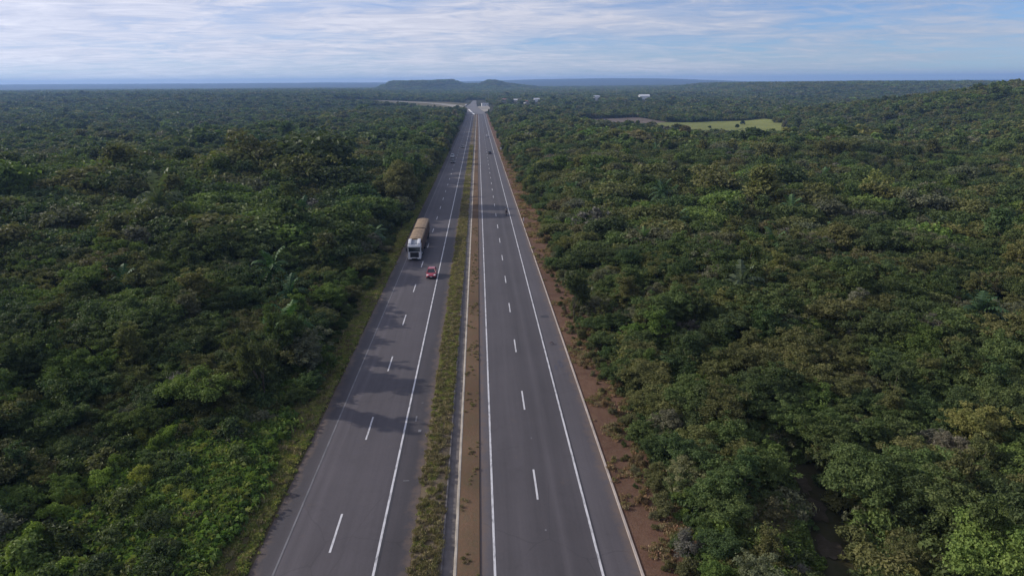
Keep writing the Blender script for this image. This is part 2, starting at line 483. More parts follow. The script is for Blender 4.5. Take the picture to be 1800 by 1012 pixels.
for i in range(12):
    t0, t1 = i / 12, (i + .98) / 12
    for t in (t0,):
        x0, y0, x1, y1 = -4.9 - 9.7 * t0, 917 + 185 * t0, -4.9 - 9.7 * t1, 917 + 185 * t1
        z0, z1 = hz(x0, y0) + .3, hz(x1, y1) + .3
        mb.add([(x0 - .9, y0, z0), (x0 + .9, y0, z0), (x1 + .9, y1, z1), (x1 - .9, y1, z1), (x0 - .8, y0, z0 + .3), (x0 + .8, y0, z0 + .3), (x1 + .8, y1, z1 + .3), (x1 - .8, y1, z1 + .3)],
               [(4, 5, 6, 7), (0, 1, 5, 4), (1, 2, 6, 5), (2, 3, 7, 6), (3, 0, 4, 7)])
tag(mb.build('splitter_kerb', simple('white_kerb', (0.7, 0.69, 0.68), 0.8)), kind='structure')
TRAIL = [(22.6, 33.5), (23.4, 36.5), (24.2, 39.5), (25.0, 42.0), (25.6, 44.5), (26.0, 47), (26.3, 50)]
M['gap_soil'] = soil('gap_soil', (0.040, 0.034, 0.022), (0.062, 0.050, 0.038), (0.028, 0.028, 0.015), 2.2)
for q, (x, y, rx, ry) in enumerate(((25.4, 44.2, .7, 1.7), (26.0, 47.6, .5, 1.5), (24.0, 39.6, .8, 1.4))):
    r_ = random.Random(q); vs = [(x, y, hz(x, y) + .12)]
    for i in range(16):
        a = 2 * math.pi * i / 16; g = .6 + .7 * r_.random(); vs.append((x + math.cos(a) * rx * g + .15 * math.sin(a) * ry, y + math.sin(a) * ry * g, hz(x, y + math.sin(a) * ry * g) + .09))
    tag(MB().add(vs, [(0, 1 + i, 1 + (i + 1) % 16) for i in range(16)]).build('ground_gap', M['gap_soil']), kind='structure')


# ------------------------------------------------------------------ plant shapes
def leaf_quads(C, N, L, W, r):
    """diamond leaves at centres C facing N, length L, width W"""
    n = len(C)
    t = r.normal(size=(n, 3)); t -= (t * N).sum(1)[:, None] * N; t /= np.linalg.norm(t, axis=1)[:, None] + 1e-9
    b = np.cross(N, t)
    L = L[:, None] * .5; W = W[:, None] * .5
    bend = N * (L * .25)
    V = np.stack([C + t * L - bend, C + b * W + bend * .4, C - t * L - bend, C - b * W + bend * .4], 1).reshape(-1, 3)
    F = np.arange(4 * n).reshape(n, 4)
    return V, F


def clump_leaves(cen, rad, n, size, r, up=0.35, flat=0.8, asp=1.6, inner=0.62):
    w = rad ** 2; k = r.choice(len(cen), n, p=w / w.sum())
    d = r.normal(size=(n, 3)); d[:, 2] += up; d /= np.linalg.norm(d, axis=1)[:, None]
    rr = rad[k] * (inner + (1.1 - inner) * r.random(n)) * (1 + .55 * r.random(n) ** 5)
    C = cen[k] + d * rr[:, None] * np.array([1, 1, flat])
    N = d + r.normal(size=(n, 3)) * .55 + np.array([0, 0, .35]); N /= np.linalg.norm(N, axis=1)[:, None]
    s = size * (0.5 + 1.0 * r.random(n) ** 1.3)
    V, F = leaf_quads(C, N, s * asp ** .5, s / asp ** .5, r)
    # leaves of one clump share a tone, each leaf differs a little
    lv = np.clip(0.5 + (r.random(len(cen)) - .5)[k] * .6 + (r.random(n) - .5) * .6, 0, 1)
    return V, F, lv


def crown_clumps(R, zb, zt, n, r, style):
    """centres and radii of leaf clumps through a crown of radius R between zb and zt"""
    cen = []; rad = []
    lob = [(r.random() * 6.283, .35 + .5 * r.random(), r.random()) for _ in range(4 + int(r.random() * 3))]
    for i in range(n):
        a = r.random() * 6.283; q = r.random() ** .5
        if style == 'lobed':
            la, lr, lz = lob[i % len(lob)]
            x = math.cos(la) * lr * R * .75 + r.normal() * R * .24; y = math.sin(la) * lr * R * .75 + r.normal() * R * .24
            q = min(1, math.hypot(x, y) / R); z = zb + (zt - zb) * (.35 + .55 * lz) + r.normal() * .13 * (zt - zb)
        else:
            x, y = math.cos(a) * q * R * (.82 + .22 * math.sin(3 * a + 6 * lob[0][1])), math.sin(a) * q * R * (.82 + .22 * math.cos(2 * a + 6 * lob[1][1]))
            top = math.sqrt(max(0, 1 - q * q))
            if style == 'flat':
                z = zb + (zt - zb) * (.55 + .4 * top * r.random())
            elif style == 'tall':
                h = r.random(); x *= (1 - .55 * h); y *= (1 - .55 * h); z = zb + (zt - zb) * (.06 + .9 * h)
            else:
                z = zb + (zt - zb) * (.10 + .82 * (top * (.25 + .75 * r.random())))
        cen.append((x, y, z)); rad.append(R * (.13 + .24 * r.random() ** 1.6) * (1.1 - .25 * q))
    return np.array(cen), np.array(rad)


def trunk_mesh(name, zb, R, cen, r, mt, rad=.11, limbs=5, twigs=0):
    mb = MB(); lean = (r.normal() * .12, r.normal() * .12)
    fork = zb * (.55 + .2 * r.random())
    p0, p1, p2 = (0, 0, -.3), (lean[0] * fork * .5, lean[1] * fork * .5, fork * .5), (lean[0] * fork, lean[1] * fork, fork)
    mb.tube([p0, p1, p2], [rad * 1.35, rad, rad * .85], 7)
    pick = r.choice(len(cen), min(limbs + twigs, len(cen)), replace=False)
    for q, i in enumerate(pick):
        c = cen[i]; m = [(p2[j] * .55 + c[j] * .45) for j in range(3)]; m[2] += .12 * R * r.random()
        mb.tube([p2, m, tuple(c)], [rad * (.6 if q < limbs else .3), rad * (.42 if q < limbs else .2), rad * .12], 5)
    return np_mesh(name, np.array(mb.v), mb.f, [mt], True)


# style: (name, crown radius, crown bottom, crown top, clump style, clumps)
STYLES = [
    ('round', 2.35, 1.1, 5.2, 'round', 78), ('round', 2.7, 1.0, 4.7, 'round', 91), ('lobed', 2.7, 1.0, 5.0, 'lobed', 74), ('lobed', 2.4, .9, 4.6, 'lobed', 68),
    ('flat', 3.0, 1.6, 4.6, 'flat', 78), ('tall', 2.0, .8, 6.0, 'tall', 74), ('round', 2.1, .8, 4.4, 'round', 64), ('lobed', 3.0, 1.2, 4.9, 'lobed', 85),
]
LOD = {'near': (13500, .150, 6), 'mid': (3400, .30, 3), 'far': (560, .78, 0), 'vfar': (170, 1.35, 0)}
PROTO = {}          # lod -> list of (crown mesh, trunk mesh, style)
for lod, (nl, sz, limbs) in LOD.items():
    PROTO[lod] = []
    for i, (st, Rr, zb, zt, cs, nc) in enumerate(STYLES if lod in ('near', 'mid') else STYLES[:6]):
        r = np.random.default_rng(100 + i)
        if lod == 'near':
            cen, rad = crown_clumps(Rr, zb, zt, int(nc * 2.1), r, cs)
            mid_ = np.array([0, 0, zb + (zt - zb) * .35]); cen = mid_ + (cen - mid_) * (.86 + .42 * r.random((len(cen), 1)) ** 1.4)
            rad = rad * (.48 + .30 * r.random(len(rad)))
            V, F, lv = clump_leaves(cen, rad, int(nl * (Rr / 2.5) ** 2), sz, r, asp=1.9 if i % 2 else 1.4, flat=.62, inner=.3)
        else:
            cen, rad = crown_clumps(Rr, zb, zt, nc, r, cs)
            V, F, lv = clump_leaves(cen, rad, int(nl * (Rr / 2.5) ** 2), sz, r, asp=1.7 if i % 2 else 1.3)
        cm = np_mesh('crown', V, F, [M['leaf']], False, {'leafv': lv})
        tm = trunk_mesh('trunk', zb + .9, Rr, cen, r, M['bark'], .10, limbs) if limbs else None
        PROTO[lod].append((cm, tm, st))
# thin grey trees: bare limbs with sparse dull leaves
DRY = {}
for lod, (nl, sz, tw) in {'near': (3000, .14, 26), 'mid': (700, .3, 16)}.items():
    DRY[lod] = []
    for i in range(3):
        r = np.random.default_rng(300 + i)
        cen, rad = crown_clumps(2.2, 1.2, 5.0, 34, r, 'round')
        V, F, lv = clump_leaves(cen, rad, nl, sz, r, inner=.2)
        DRY[lod].append((np_mesh('crown', V, F, [M['dry_leaf']], False, {'leafv': lv}), trunk_mesh('trunk', 2.0, 2.2, cen, r, M['grey_bark'], .09, 6, tw), 'dry'))
# the large olive tree beside the road behind the truck
r = np.random.default_rng(55)
cen, rad = crown_clumps(4.6, 4.2, 13.6, 110, r, 'round')
low = np.random.default_rng(56); extra = np.stack([low.normal(size=26) * 2.3, low.normal(size=26) * 2.0, 4 + low.random(26) * 4], 1)
cen = np.concatenate([cen, extra]); rad = np.concatenate([rad * .85, .8 + .5 * low.random(26)])
V, F, lv = clump_leaves(cen, rad, 34000, .28, r)
BIG = (np_mesh('crown', V, F, [M['leaf']], False, {'leafv': lv}), trunk_mesh('trunk', 6.5, 4.6, cen, r, M['grey_bark'], .26, 10), 'big')


def palm_mesh(seed, nf=15, L=2.6, th=3.2, seg=9):
    r = np.random.default_rng(seed); V = []; F = []; lv = []
    for k in range(nf):
        a = 6.283 * k / nf + r.normal() * .2; el = R_(78) - R_(95) * (k % 5) / 4 * (.8 + .3 * r.random()); ln = L * (.85 + .3 * r.random())
        p = np.array([0, 0, th]); d = np.array([math.cos(a) * math.cos(el), math.sin(a) * math.cos(el), math.sin(el)])
        side = np.array([-math.sin(a), math.cos(a), 0])
        for s in range(seg):
            q = p + d * ln / seg; up = np.cross(side, d) * -1
            for sg in (-1, 1):
                wl = (.55 if 0 < s < seg - 2 else .38) * (.85 + .3 * r.random())
                tip = p + side * sg * wl + d * .32 - np.array([0, 0, .16 + .12 * r.random()]); n = len(V)
                V += [p, q, tip + d * .13, tip]; F.append((n, n + 1, n + 2, n + 3)); lv.append(r.random())
            p = q; d = d - np.array([0, 0, .17 + .05 * r.random()]); d /= np.linalg.norm(d)
    cm = np_mesh('fronds', np.array(V), np.array(F), [M['frond']], False, {'leafv': lv})
    mb = MB(); mb.tube([(0, 0, -.3), (.06, .03, th * .5), (0, 0, th + .1)], [.17, .12, .15], 8)
    return cm, np_mesh('trunk', np.array(mb.v), mb.f, [M['grey_bark']], True), 'palm'


PALM = [palm_mesh(400 + i) for i in range(3)]

SHRUB = []
for i in range(4):
    r = np.random.default_rng(500 + i)
    cen, rad = crown_clumps(1.15, .1, 1.9, 22, r, 'round' if i % 2 else 'lobed')
    V, F, lv = clump_leaves(cen, rad * 1.15, 5200, .115, r, asp=1.9, inner=.4)
    mb = MB()
    for q in range(5): mb.tube([(0, 0, -.15), tuple(np.array(cen[q]) * .5), tuple(cen[q])], [.03, .02, .008], 5)
    SHRUB.append((np_mesh('foliage', V, F, [M['leaf']], False, {'leafv': lv}), np_mesh('stems', np.array(mb.v), mb.f, [M['bark']], True), 'shrub'))
LOWBUSH = []
for i in range(4):
    r = np.random.default_rng(540 + i)
    cen, rad = crown_clumps(1.2, .0, 1.35, 16, r, 'round')
    V, F, lv = clump_leaves(cen, rad * 1.2, 2300, .145, r, asp=1.6, inner=.4)
    LOWBUSH.append(np_mesh('low_bush', V, F, [M['leaf']], False, {'leafv': lv}))
FERN = []
for i in range(2):                                   # arching long-leaved plants in the undergrowth
    V, F, lv = [], [], []
    r = np.random.default_rng(560 + i)
    for k in range(70):
        a = r.random() * 6.283; h = .5 + .9 * r.random(); x, y = r.normal() * .35, r.normal() * .35
        o = np.array([math.cos(a), math.sin(a), 0]); sd = np.array([-o[1], o[0], 0]) * .05
        p0 = np.array([x, y, 0]); p1 = p0 + o * .3 * h + np.array([0, 0, h * .8]); p2 = p0 + o * .9 * h + np.array([0, 0, h * .7]); n = len(V)
        V += [p0 - sd, p0 + sd, p1 + sd, p1 - sd, p2 + sd * .3, p2 - sd * .3]; F += [(n, n + 1, n + 2, n + 3), (n + 3, n + 2, n + 4, n + 5)]; g = r.random(); lv += [g, g]
    FERN.append(np_mesh('fern', np.array(V), np.array(F), [M['leaf']], False, {'leafv': lv}))
TUFT = []
for i in range(4):
    r = np.random.default_rng(600 + i)
    cen = np.stack([r.normal(size=9) * .2, r.normal(size=9) * .2, .04 + .12 * r.random(9)], 1)
    V, F, lv = clump_leaves(cen, .09 + .1 * r.random(9), 95, .11, r, asp=2.0, inner=.3, flat=.6)
    TUFT.append(np_mesh('tuft', V, F, [M['leaf']], False, {'leafv': lv}))
BLADE = []
for i in range(3):
    r = np.random.default_rng(640 + i); V, F, lv = [], [], []
    for k in range(55):
        a = r.random() * 6.283; h = .16 + .3 * r.random(); x, y = r.normal() * .16, r.normal() * .16
        o = np.array([math.cos(a), math.sin(a), 0]) * h * .5; sd = np.array([-math.sin(a), math.cos(a), 0]) * .016; p = np.array([x, y, 0]); n = len(V)
        V += [p - sd, p + sd, p + o * .6 + np.array([0, 0, h]) + sd * .6, p + o + np.array([0, 0, h * .8]) - sd * .4]; F.append((n, n + 1, n + 2, n + 3)); lv.append(r.random())
    BLADE.append(np_mesh('blades', np.array(V), np.array(F), [M['dry_leaf']], False, {'leafv': lv}))
PATCH = []
for i in range(4):                                   # far canopy: several crowns in one clump
    r = np.random.default_rng(700 + i)
    n = 26; cen = np.stack([r.normal(size=n) * 6, r.normal(size=n) * 6, 2.2 + 3.2 * r.random(n)], 1)
    V, F, lv = clump_leaves(cen, 2.0 + 1.6 * r.random(n), 300, 2.3, r, inner=.7, flat=.7)
    PATCH.append(np_mesh('canopy', V, F, [M['leaf']], False, {'leafv': lv}))


def scatter(name, kind, sets, label=None, cat=None):
    """ONE object that carries every plant of a mass: sets = list of (meshes, points, rz, scale, tint)"""
    P = []; A = {'lod': [], 'pick': [], 'rz': [], 'scl': [], 'tint': []}
    for k, (protos, pts, rz, scl, tint) in enumerate(sets):
        n = len(pts); P.append(pts); A['lod'].append(np.full(n, k)); A['pick'].append(rng.integers(0, len(protos), n))
        A['rz'].append(rz); A['scl'].append(scl); A['tint'].append(np.concatenate([tint, np.ones((n, 1))], 1))
    P = np.concatenate(P)
    me = bpy.data.meshes.new(name); me.vertices.add(len(P)); me.vertices.foreach_set('co', P.astype(np.float32).ravel())
    for nm, typ, fld in (('lod', 'INT', 'value'), ('pick', 'INT', 'value'), ('rz', 'FLOAT', 'value'), ('scl', 'FLOAT_VECTOR', 'vector'), ('tint', 'FLOAT_COLOR', 'color')):
        arr = np.concatenate(A[nm]); at = me.attributes.new(nm, typ, 'POINT')
        at.data.foreach_set(fld, arr.astype(np.int32 if typ == 'INT' else np.float32).ravel())
    o = link(bpy.data.objects.new(name, me)); tag(o, label, cat, None, kind)
    g = bpy.data.node_groups.new(name, 'GeometryNodeTree'); g.is_modifier = True
    g.interface.new_socket('Geometry', in_out='INPUT', socket_type='NodeSocketGeometry'); g.interface.new_socket('Geometry', in_out='OUTPUT', socket_type='NodeSocketGeometry')
    k = NT(g); gi = k.n('NodeGroupInput'); go = k.n('NodeGroupOutput'); jn = k.n('GeometryNodeJoinGeometry'); k.l(jn.outputs[0], go.inputs[0])
    def named(nm, typ):
        x = k.n('GeometryNodeInputNamedAttribute', data_type=typ); x.inputs['Name'].default_value = nm; return x.outputs[0]
    cx = k.n('ShaderNodeCombineXYZ'); k.l(named('rz', 'FLOAT'), cx.inputs[2])
    for s, (protos, *_r) in enumerate(sets):
        j2 = k.n('GeometryNodeJoinGeometry')
        for pm in protos:
            po = bpy.data.objects.new(pm.name, pm)
            oi = k.n('GeometryNodeObjectInfo'); oi.inputs['Object'].default_value = po
            ti = k.n('GeometryNodeGeometryToInstance'); k.l(oi.outputs['Geometry'], ti.inputs[0]); k.l(ti.outputs[0], j2.inputs[0])
        cmp_ = k.n('FunctionNodeCompare', data_type='INT', operation='EQUAL'); k.l(named('lod', 'INT'), cmp_.inputs[2]); cmp_.inputs[3].default_value = s
        ip = k.n('GeometryNodeInstanceOnPoints')
        k.l(gi.outputs[0], ip.inputs['Points']); k.l(cmp_.outputs[0], ip.inputs['Selection']); k.l(j2.outputs[0], ip.inputs['Instance'])
        ip.inputs['Pick Instance'].default_value = True; k.l(named('pick', 'INT'), ip.inputs['Instance Index'])
        k.l(cx.outputs[0], ip.inputs['Rotation']); k.l(named('scl', 'FLOAT_VECTOR'), ip.inputs['Scale']); k.l(ip.outputs[0], jn.inputs[0])
    md = o.modifiers.new('scatter', 'NODES'); md.node_group = g
    return o


def merged(crown, trunk):
    """crown and trunk as one mesh, for plants that are part of a mass"""
    if trunk is None: return crown
    bm = bmesh.new(); bm.from_mesh(crown); nf = len(bm.faces); bm.from_mesh(trunk); bm.faces.ensure_lookup_table()
    for f in bm.faces[nf:]: f.material_index = 1
    me = bpy.data.meshes.new('tree'); bm.to_mesh(me); bm.free()
    me.materials.append(crown.materials[0]); me.materials.append(trunk.materials[0])
    return me


# ------------------------------------------------------------------ where the trees stand
fw = Vector((math.sin(YAW) * math.cos(PITCH), math.cos(YAW) * math.cos(PITCH), -math.sin(PITCH)))
rt0 = Vector((math.cos(YAW), -math.sin(YAW), 0)); up0 = rt0.cross(fw)
rt = rt0 * math.cos(ROLL) + up0 * math.sin(ROLL); up = -rt0 * math.sin(ROLL) + up0 * math.cos(ROLL)


def frame_pos(X, Y, Z):
    """where a point falls in the photograph's field of view (0..1 across and down), and its depth"""
    D = np.stack([X, Y, Z - CAM_H], -1); z = D @ np.array(fw)
    zz = np.where(z > 1, z, 1)
    return .5 + 1200 / 1800 * (D @ np.array(rt)) / zz, .5 - 1200 / 1012 * (D @ np.array(up)) / zz, z


def in_poly(X, Y, poly):
    ins = np.zeros(len(X), bool); n = len(poly)
    for i in range(n):
        x0, y0 = poly[i]; x1, y1 = poly[(i + 1) % n]
        c = ((y0 > Y) != (y1 > Y)) & (X < (x1 - x0) * (Y - y0) / (y1 - y0 + 1e-12) + x0); ins ^= c
    return ins


def edge_l(Y):
    return -17.6 - 1.0 * vnoise(Y, Y * 0, 11, 31) - 0.6 * vnoise(Y, Y * 0, 4, 32) - 1.2 * sstep(170, 260, Y)


def edge_r(Y):
    return 12.2 + 1.9 * vnoise(Y, Y * 0, 13, 33) + 0.9 * vnoise(Y, Y * 0, 5, 34) - 0.8 * sstep(200, 300, Y)


def grid(y0, y1, s, half=None):
    """jittered points over the part of the forest in the field of view between two distances"""
    ys = np.arange(y0, y1, s); pts = []
    for y in ys:
        xl, xr = -(y * .74 + 26), y * .86 + 22
        xs = np.arange(xl, xr, s); pts.append(np.stack([xs + (s / 2 if int(y / s) % 2 else 0), np.full(len(xs), y)], 1))
    P = np.concatenate(pts); P = P + (rng.random(P.shape) - .5) * s * .95
    X, Y = P[:, 0], P[:, 1]
    ok = ~((X > edge_l(Y)) & (X < edge_r(Y)) & (Y < 1010))
    ok &= ~((np.abs(X + 8) < 26) & (Y >= 1010) & (Y < 1700))
    for poly in (MEADOW, TILLED, CLEAR): ok &= ~in_poly(X, Y, poly)
    ok &= ~(in_poly(X, Y, [(4, 930), (20, 930), (34, 1180), (26, 1330), (0, 1330)]))
    ok &= ~((X > -35) & (X < 0) & (Y < 60) & (rng.random(len(X)) < .78))
    for hx, hy in ((57, 1530), (80, 1500), (122, 1470), (96, 1410), (262, 1560), (388, 1640)): ok &= ~((np.abs(X - hx * Y / hy) < 9) & (Y > hy - 300) & (Y < hy + 14))
    for (x, y) in TRAIL: ok &= (X - x) ** 2 + ((Y - y) * .8) ** 2 > 1.9 ** 2
    return P[ok]


PAL = {   # leaf colours
    'dark green': (.048, .074, .028), 'mid green': (.078, .118, .036), 'olive': (.122, .128, .046), 'bright green': (.112, .178, .038),
    'yellowish green': (.165, .170, .050), 'greyish green': (.128, .135, .088), 'brownish': (.138, .115, .062), 'dull grey': (.160, .152, .125), 'deep green': (.052, .096, .034),
}
PN = list(PAL); PV = np.array([PAL[k] for k in PN])


def tints(X, Y):
    """leaf colour per plant: drifts from stand to stand, differs from tree to tree"""
    n = len(X); a = vnoise(X, Y, 38, 41); b = vnoise(X, Y, 16, 42); right = (X > 0) * 1.0
    W = np.stack([.85 + .7 * (a < .42) - .3 * right, np.full(n, 1.9), .75 + .9 * (b > .58) + .55 * right, .42 + .7 * (a > .62) - .15 * right, .16 + .2 * (b > .7),
                  .22 + .25 * (b < .3) + .12 * right, .06 + .06 * right, .025 + .035 * right, .7 * (1 - .3 * right)], 1)
    W = np.cumsum(W / W.sum(1)[:, None], 1); k = (rng.random(n)[:, None] > W).sum(1); k = np.minimum(k, len(PN) - 1)
    T = PV[k] * np.array([1.16, 1.09, 1.12]) * (.72 + .56 * rng.random((n, 1))) * (1 + (rng.random((n, 3)) - .5) * .12)
    T = .68 * T + .32 * np.array((.098, .118, .047)) * (.8 + .4 * rng.random((n, 1)))
    T = T * (1 + .09 * right[:, None])
    return k, T


def tall(X, Y):
    """tree height factor: low by the road so the lanes lie in sun, taller stands further in"""
    f = .78 + .55 * vnoise(X, Y, 27, 51) + .38 * (vnoise(X, Y, 7, 52) - .5)
    f = f + .55 * (vnoise(X, Y, 75, 53) - .45) + 1.05 * np.exp(-(((X + 78) / 52) ** 2 + ((Y - 205) / 46) ** 2)) + .35 * np.exp(-(((X + 45) / 22) ** 2 + ((Y - 125) / 24) ** 2))
    dl = -14.2 - X
    lim = np.where(Y < 185, np.maximum(.24, .078 * dl), 9.0)           # factor 1 is about five metres
    for (yc, w) in ((71.5, 2.4), (63.2, 1.6), (97, 3), (118, 3), (158, 2.5), (177, 4)):
        lim = np.where(np.abs(Y - yc) < w, np.maximum(lim, .85), lim)
    f = np.where((X < -14) & (X > -60), np.minimum(f, lim), f)
    f = np.where((X < -14) & (Y < 62), np.minimum(f, .22 + .016 * dl + .5 * sstep(22, 38, dl)), f)
    f = np.where(Y < 66, np.minimum(f, 1.15), f)
    f = np.where((X < -30) & (X > -260) & (Y > 980) & (Y < 1260), np.minimum(f, .62), f)
    f = np.where((np.abs(X - 24.6) < 5.5) & (Y < 44), np.minimum(f, .42), f)
    f = np.where((X > 120) & (Y > 380) & (Y < 580), np.minimum(f, .72), f)
    dr = X - 13.5
    f = np.where((X > 13), np.minimum(f, .42 + .055 * np.maximum(dr, 0)), f)
    f = np.where((X < -16) & (Y > 185) & (X > -34), np.maximum(f, 1.1 + .4 * rng.random(len(X))), f)
    return f


def stand(y0, y1, s, wide=1.0):
    P = grid(y0, y1, s); X, Y = P[:, 0], P[:, 1]
    em = (rng.random(len(X)) < .035) & (Y > 110); f = tall(X, Y) * (.76 + .48 * rng.random(len(X))) * np.where(em, 1.45, 1.0); Z = height(X, Y) - .05
    w = f * (.9 + .3 * rng.random(len(X))) * wide; w = np.maximum(w, .42)
    w = np.where((Y < 1000) & (X < 0), np.minimum(w, np.maximum(.35, (-15.6 - X) / 2.7)), w); w = np.where((Y < 1000) & (X > 0), np.minimum(w, np.maximum(.3, (X - 11.2) / 2.7)), w)
    w = np.where(Y < 70, np.minimum(w, 1.12), w)
    k, T = tints(X, Y)
    S = np.stack([w, w, f], 1)
    return dict(X=X, Y=Y, Z=Z, S=S, k=k, T=T, rz=rng.random(len(X)) * 6.283)


def cat_stands(*ss): return {q: np.concatenate([s[q] for s in ss]) for q in ss[0]}
def sub(s, m): return {q: v[m] for q, v in s.items()}
def pts(s): return np.stack([s['X'], s['Y'], s['Z']], 1)


near = cat_stands(stand(27, 62, 2.75, 1.15), stand(62, 118, 3.2, 1.22))
mid = cat_stands(stand(118, 200, 3.8, 1.28), stand(200, 330, 4.4, 1.32))
far = cat_stands(stand(330, 560, 5.0, 1.38), stand(560, 900, 6.0, 1.45))
vfar = cat_stands(stand(900, 1300, 6.6, 1.5), stand(1300, 1900, 8.5, 1.85))
pat = stand(1900, 4600, 21, 1.0)
pat['S'] = np.clip(pat['S'], .7, 1.35) * np.array([1.25, 1.25, 1.0])

# the trees of the near forest that show largest stand as trees of their own
fx, fy, dep = frame_pos(near['X'], near['Y'], near['Z'] + 2.5 * near['S'][:, 2])
show = (near['S'][:, 2] * .5 + near['S'][:, 0]) / dep * ((fx > .0) & (fx < 1.0) & (fy < 1.02) & (fy > 0))
order = np.argsort(-show); own = np.zeros(len(show), bool); own[order[:285]] = True
own &= show > 0
dry_near = (rng.random(len(near['X'])) < .013)
dry_mid = (rng.random(len(mid['X'])) < .025)
near['dry'] = dry_near
for s, d in ((near, dry_near), (mid, dry_mid)):
    s['T'][d] = np.array(PAL['dull grey']) * (.75 + .4 * rng.random((d.sum(), 1)))

ORD = ['zeroth', 'first', 'second', 'third', 'fourth', 'fifth', 'sixth', 'seventh', 'eighth', 'ninth', 'tenth', 'eleventh', 'twelfth', 'thirteenth', 'fourteenth']


def where(x, y):
    """findable place: how far in from the road, and level with which lane dash (counted from the near end)"""
    if x < 0:
        d = -16.1 - x; n = (y - 43.3) / 16.25 + 1; side = "truck's verge"
    else:
        d = x - 10.45; n = (y - 49.0) / 15.95 + 1; side = 'kerb'
    i = max(1, int(round(n))); off = n - i
    rel = 'at' if abs(off) < .17 else 'before' if off < 0 else 'past'
    return d, side, rel, ORD[min(i, 14)]


def plant(proto, name, x, y, z, rz, sc, tint, label, cat, group, parts=('trunk', 'crown')):
    e = empty(name, (x, y, z), rz, sc); tag(e, label, cat, group)
    t = bpy.data.objects.new(parts[0], proto[1]); link(t, e)
    c = bpy.data.objects.new(parts[1], proto[0]); c['tint'] = [float(q) * (.72 if parts[1] == 'fronds' else 1.0) for q in tint] + [1.0]; link(c, e)
    return e


own_idx = np.where(own)[0]
own_idx = own_idx[np.argsort(near['Y'][own_idx])]
FORM = {'round': 'round headed', 'lobed': 'uneven headed', 'flat': 'flat topped', 'tall': 'narrow upright', 'dry': 'thin bare limbed'}
seen_labels = set()
for i in own_idx:
    x, y = near['X'][i], near['Y'][i]
    pr = DRY['near'][rng.integers(3)] if near['dry'][i] else PROTO['near'][rng.integers(len(STYLES))]
    d, side, rel, o = where(x, y)
    hgt = near['S'][i, 2]; size = 'tall' if hgt > 1.15 else 'low' if hgt < .7 else 'middling'
    colr = 'dull grey' if near['dry'][i] else PN[near['k'][i]]
    lab = f"{size} {colr} {FORM[pr[2]]} tree {d:.0f} metres from {side}, {rel} {o} lane dash"
    if lab in seen_labels: lab = lab.replace(f"{d:.0f} metres", f"{d:.1f} metres")
    seen_labels.add(lab)
    plant(pr, 'tree', x, y, near['Z'][i], near['rz'][i], near['S'][i], near['T'][i], lab, 'tree', 'trees of the roadside forest')

# tall trees one can tell apart
def big_tree(proto, x, y, sc, tint, label, rz=0.7):
    return plant(proto, 'tree', x, y, hz(x, y) - .1, rz, sc, tint, label, 'tree', 'trees of the roadside forest')


big_tree(BIG, -21.3, 183.0, (1.12, 1.12, 1.05), (.20, .195, .082), 'large olive green tree leaning over the verge, tallest of those behind the truck')
big_tree(PROTO['near'][5], -44, 160, (2.1, 2.1, 1.9), (.115, .14, .045), 'tall yellow olive tree in the forest beside the truck, narrow and domed')
big_tree(PROTO['near'][1], -57.5, 139, (1.9, 1.9, 1.75), (.125, .155, .042), 'broad bright olive tree right beside the tall pale palm', 1.9)
big_tree(PROTO['near'][2], -84, 172, (2.5, 2.5, 2.2), (.085, .095, .046), 'largest dark olive tree of the tall stand across the verge from the truck', 2.9)
big_tree(PROTO['near'][7], -30, 152, (1.7, 1.7, 1.5), (.065, .11, .04), 'leafy green tree with several heads close behind the truck', 4.0)
big_tree(PROTO['near'][3], 15.9, 46.2, (.8, .8, .62), (.22, .22, .11), 'pale sunlit bush like tree at the edge of the red dirt near the kerb', 1.0)

big_tree(PROTO['near'][3], -22.6, 73.6, (.95, .95, 1.62), (.085, .12, .04), 'tall leafy tree at the verge edge past the second lane dash, shading the lanes', 2.2)
big_tree(PROTO['near'][2], -22.8, 65.0, (.9, .9, 1.5), (.10, .115, .045), 'tall olive tree at the verge edge just before its taller twin', 5.1)

# palms
PALMS = [(-63.5, 137.5, 1.9, 2.7, 'tall pale palm with hanging fronds above the forest, beside the broad olive tree', (0.136, 0.168, 0.080)),
         (-23.6, 79.5, 1.15, .9, 'bright green low palm near the verge past the third lane dash', (0.080, 0.160, 0.045)),
         (-32.5, 104.5, 1.25, 1.0, 'green palm with spread fronds deep in the verge side forest, nearest the red car', (0.072, 0.144, 0.048)),
         (-27.0, 93.0, 1.0, .8, 'small dark palm between the two green palms of the verge', (0.048, 0.104, 0.040)),
         (-39, 150, 1.3, 1.2, 'palm with arching fronds in the forest next to the truck', (0.064, 0.128, 0.048)),
         (-52, 98, 1.1, .9, 'palm half hidden in dark forest, farthest from the verge', (0.056, 0.120, 0.048)),
         (37, 92, 1.1, .9, 'palm with pale drooping fronds in the kerb side forest past the third dash', (0.112, 0.144, 0.080)),
         (62, 78, 1.2, .85, 'lush dark green palm far in from the kerb', (0.055, 0.105, 0.045)),
         (50, 112, 1.2, 1.0, 'kerb side palm with upright fronds, farther than the pale drooping one', (0.080, 0.136, 0.048)),
         (29.5, 120, 1.0, .9, 'bright palm close to the red dirt on the kerb side', (0.096, 0.168, 0.048)),
         (84, 120, 1.3, 1.1, 'dull palm far in the kerb side forest', (0.080, 0.112, 0.056)),
         (46, 170, 1.3, 1.2, 'small distant palm in the kerb side forest level with the motorcycle', (0.072, 0.128, 0.056)),
         (71, 60, 1.1, .8, 'dark palm at the near corner of the kerb side forest', (0.045, 0.096, 0.048))]
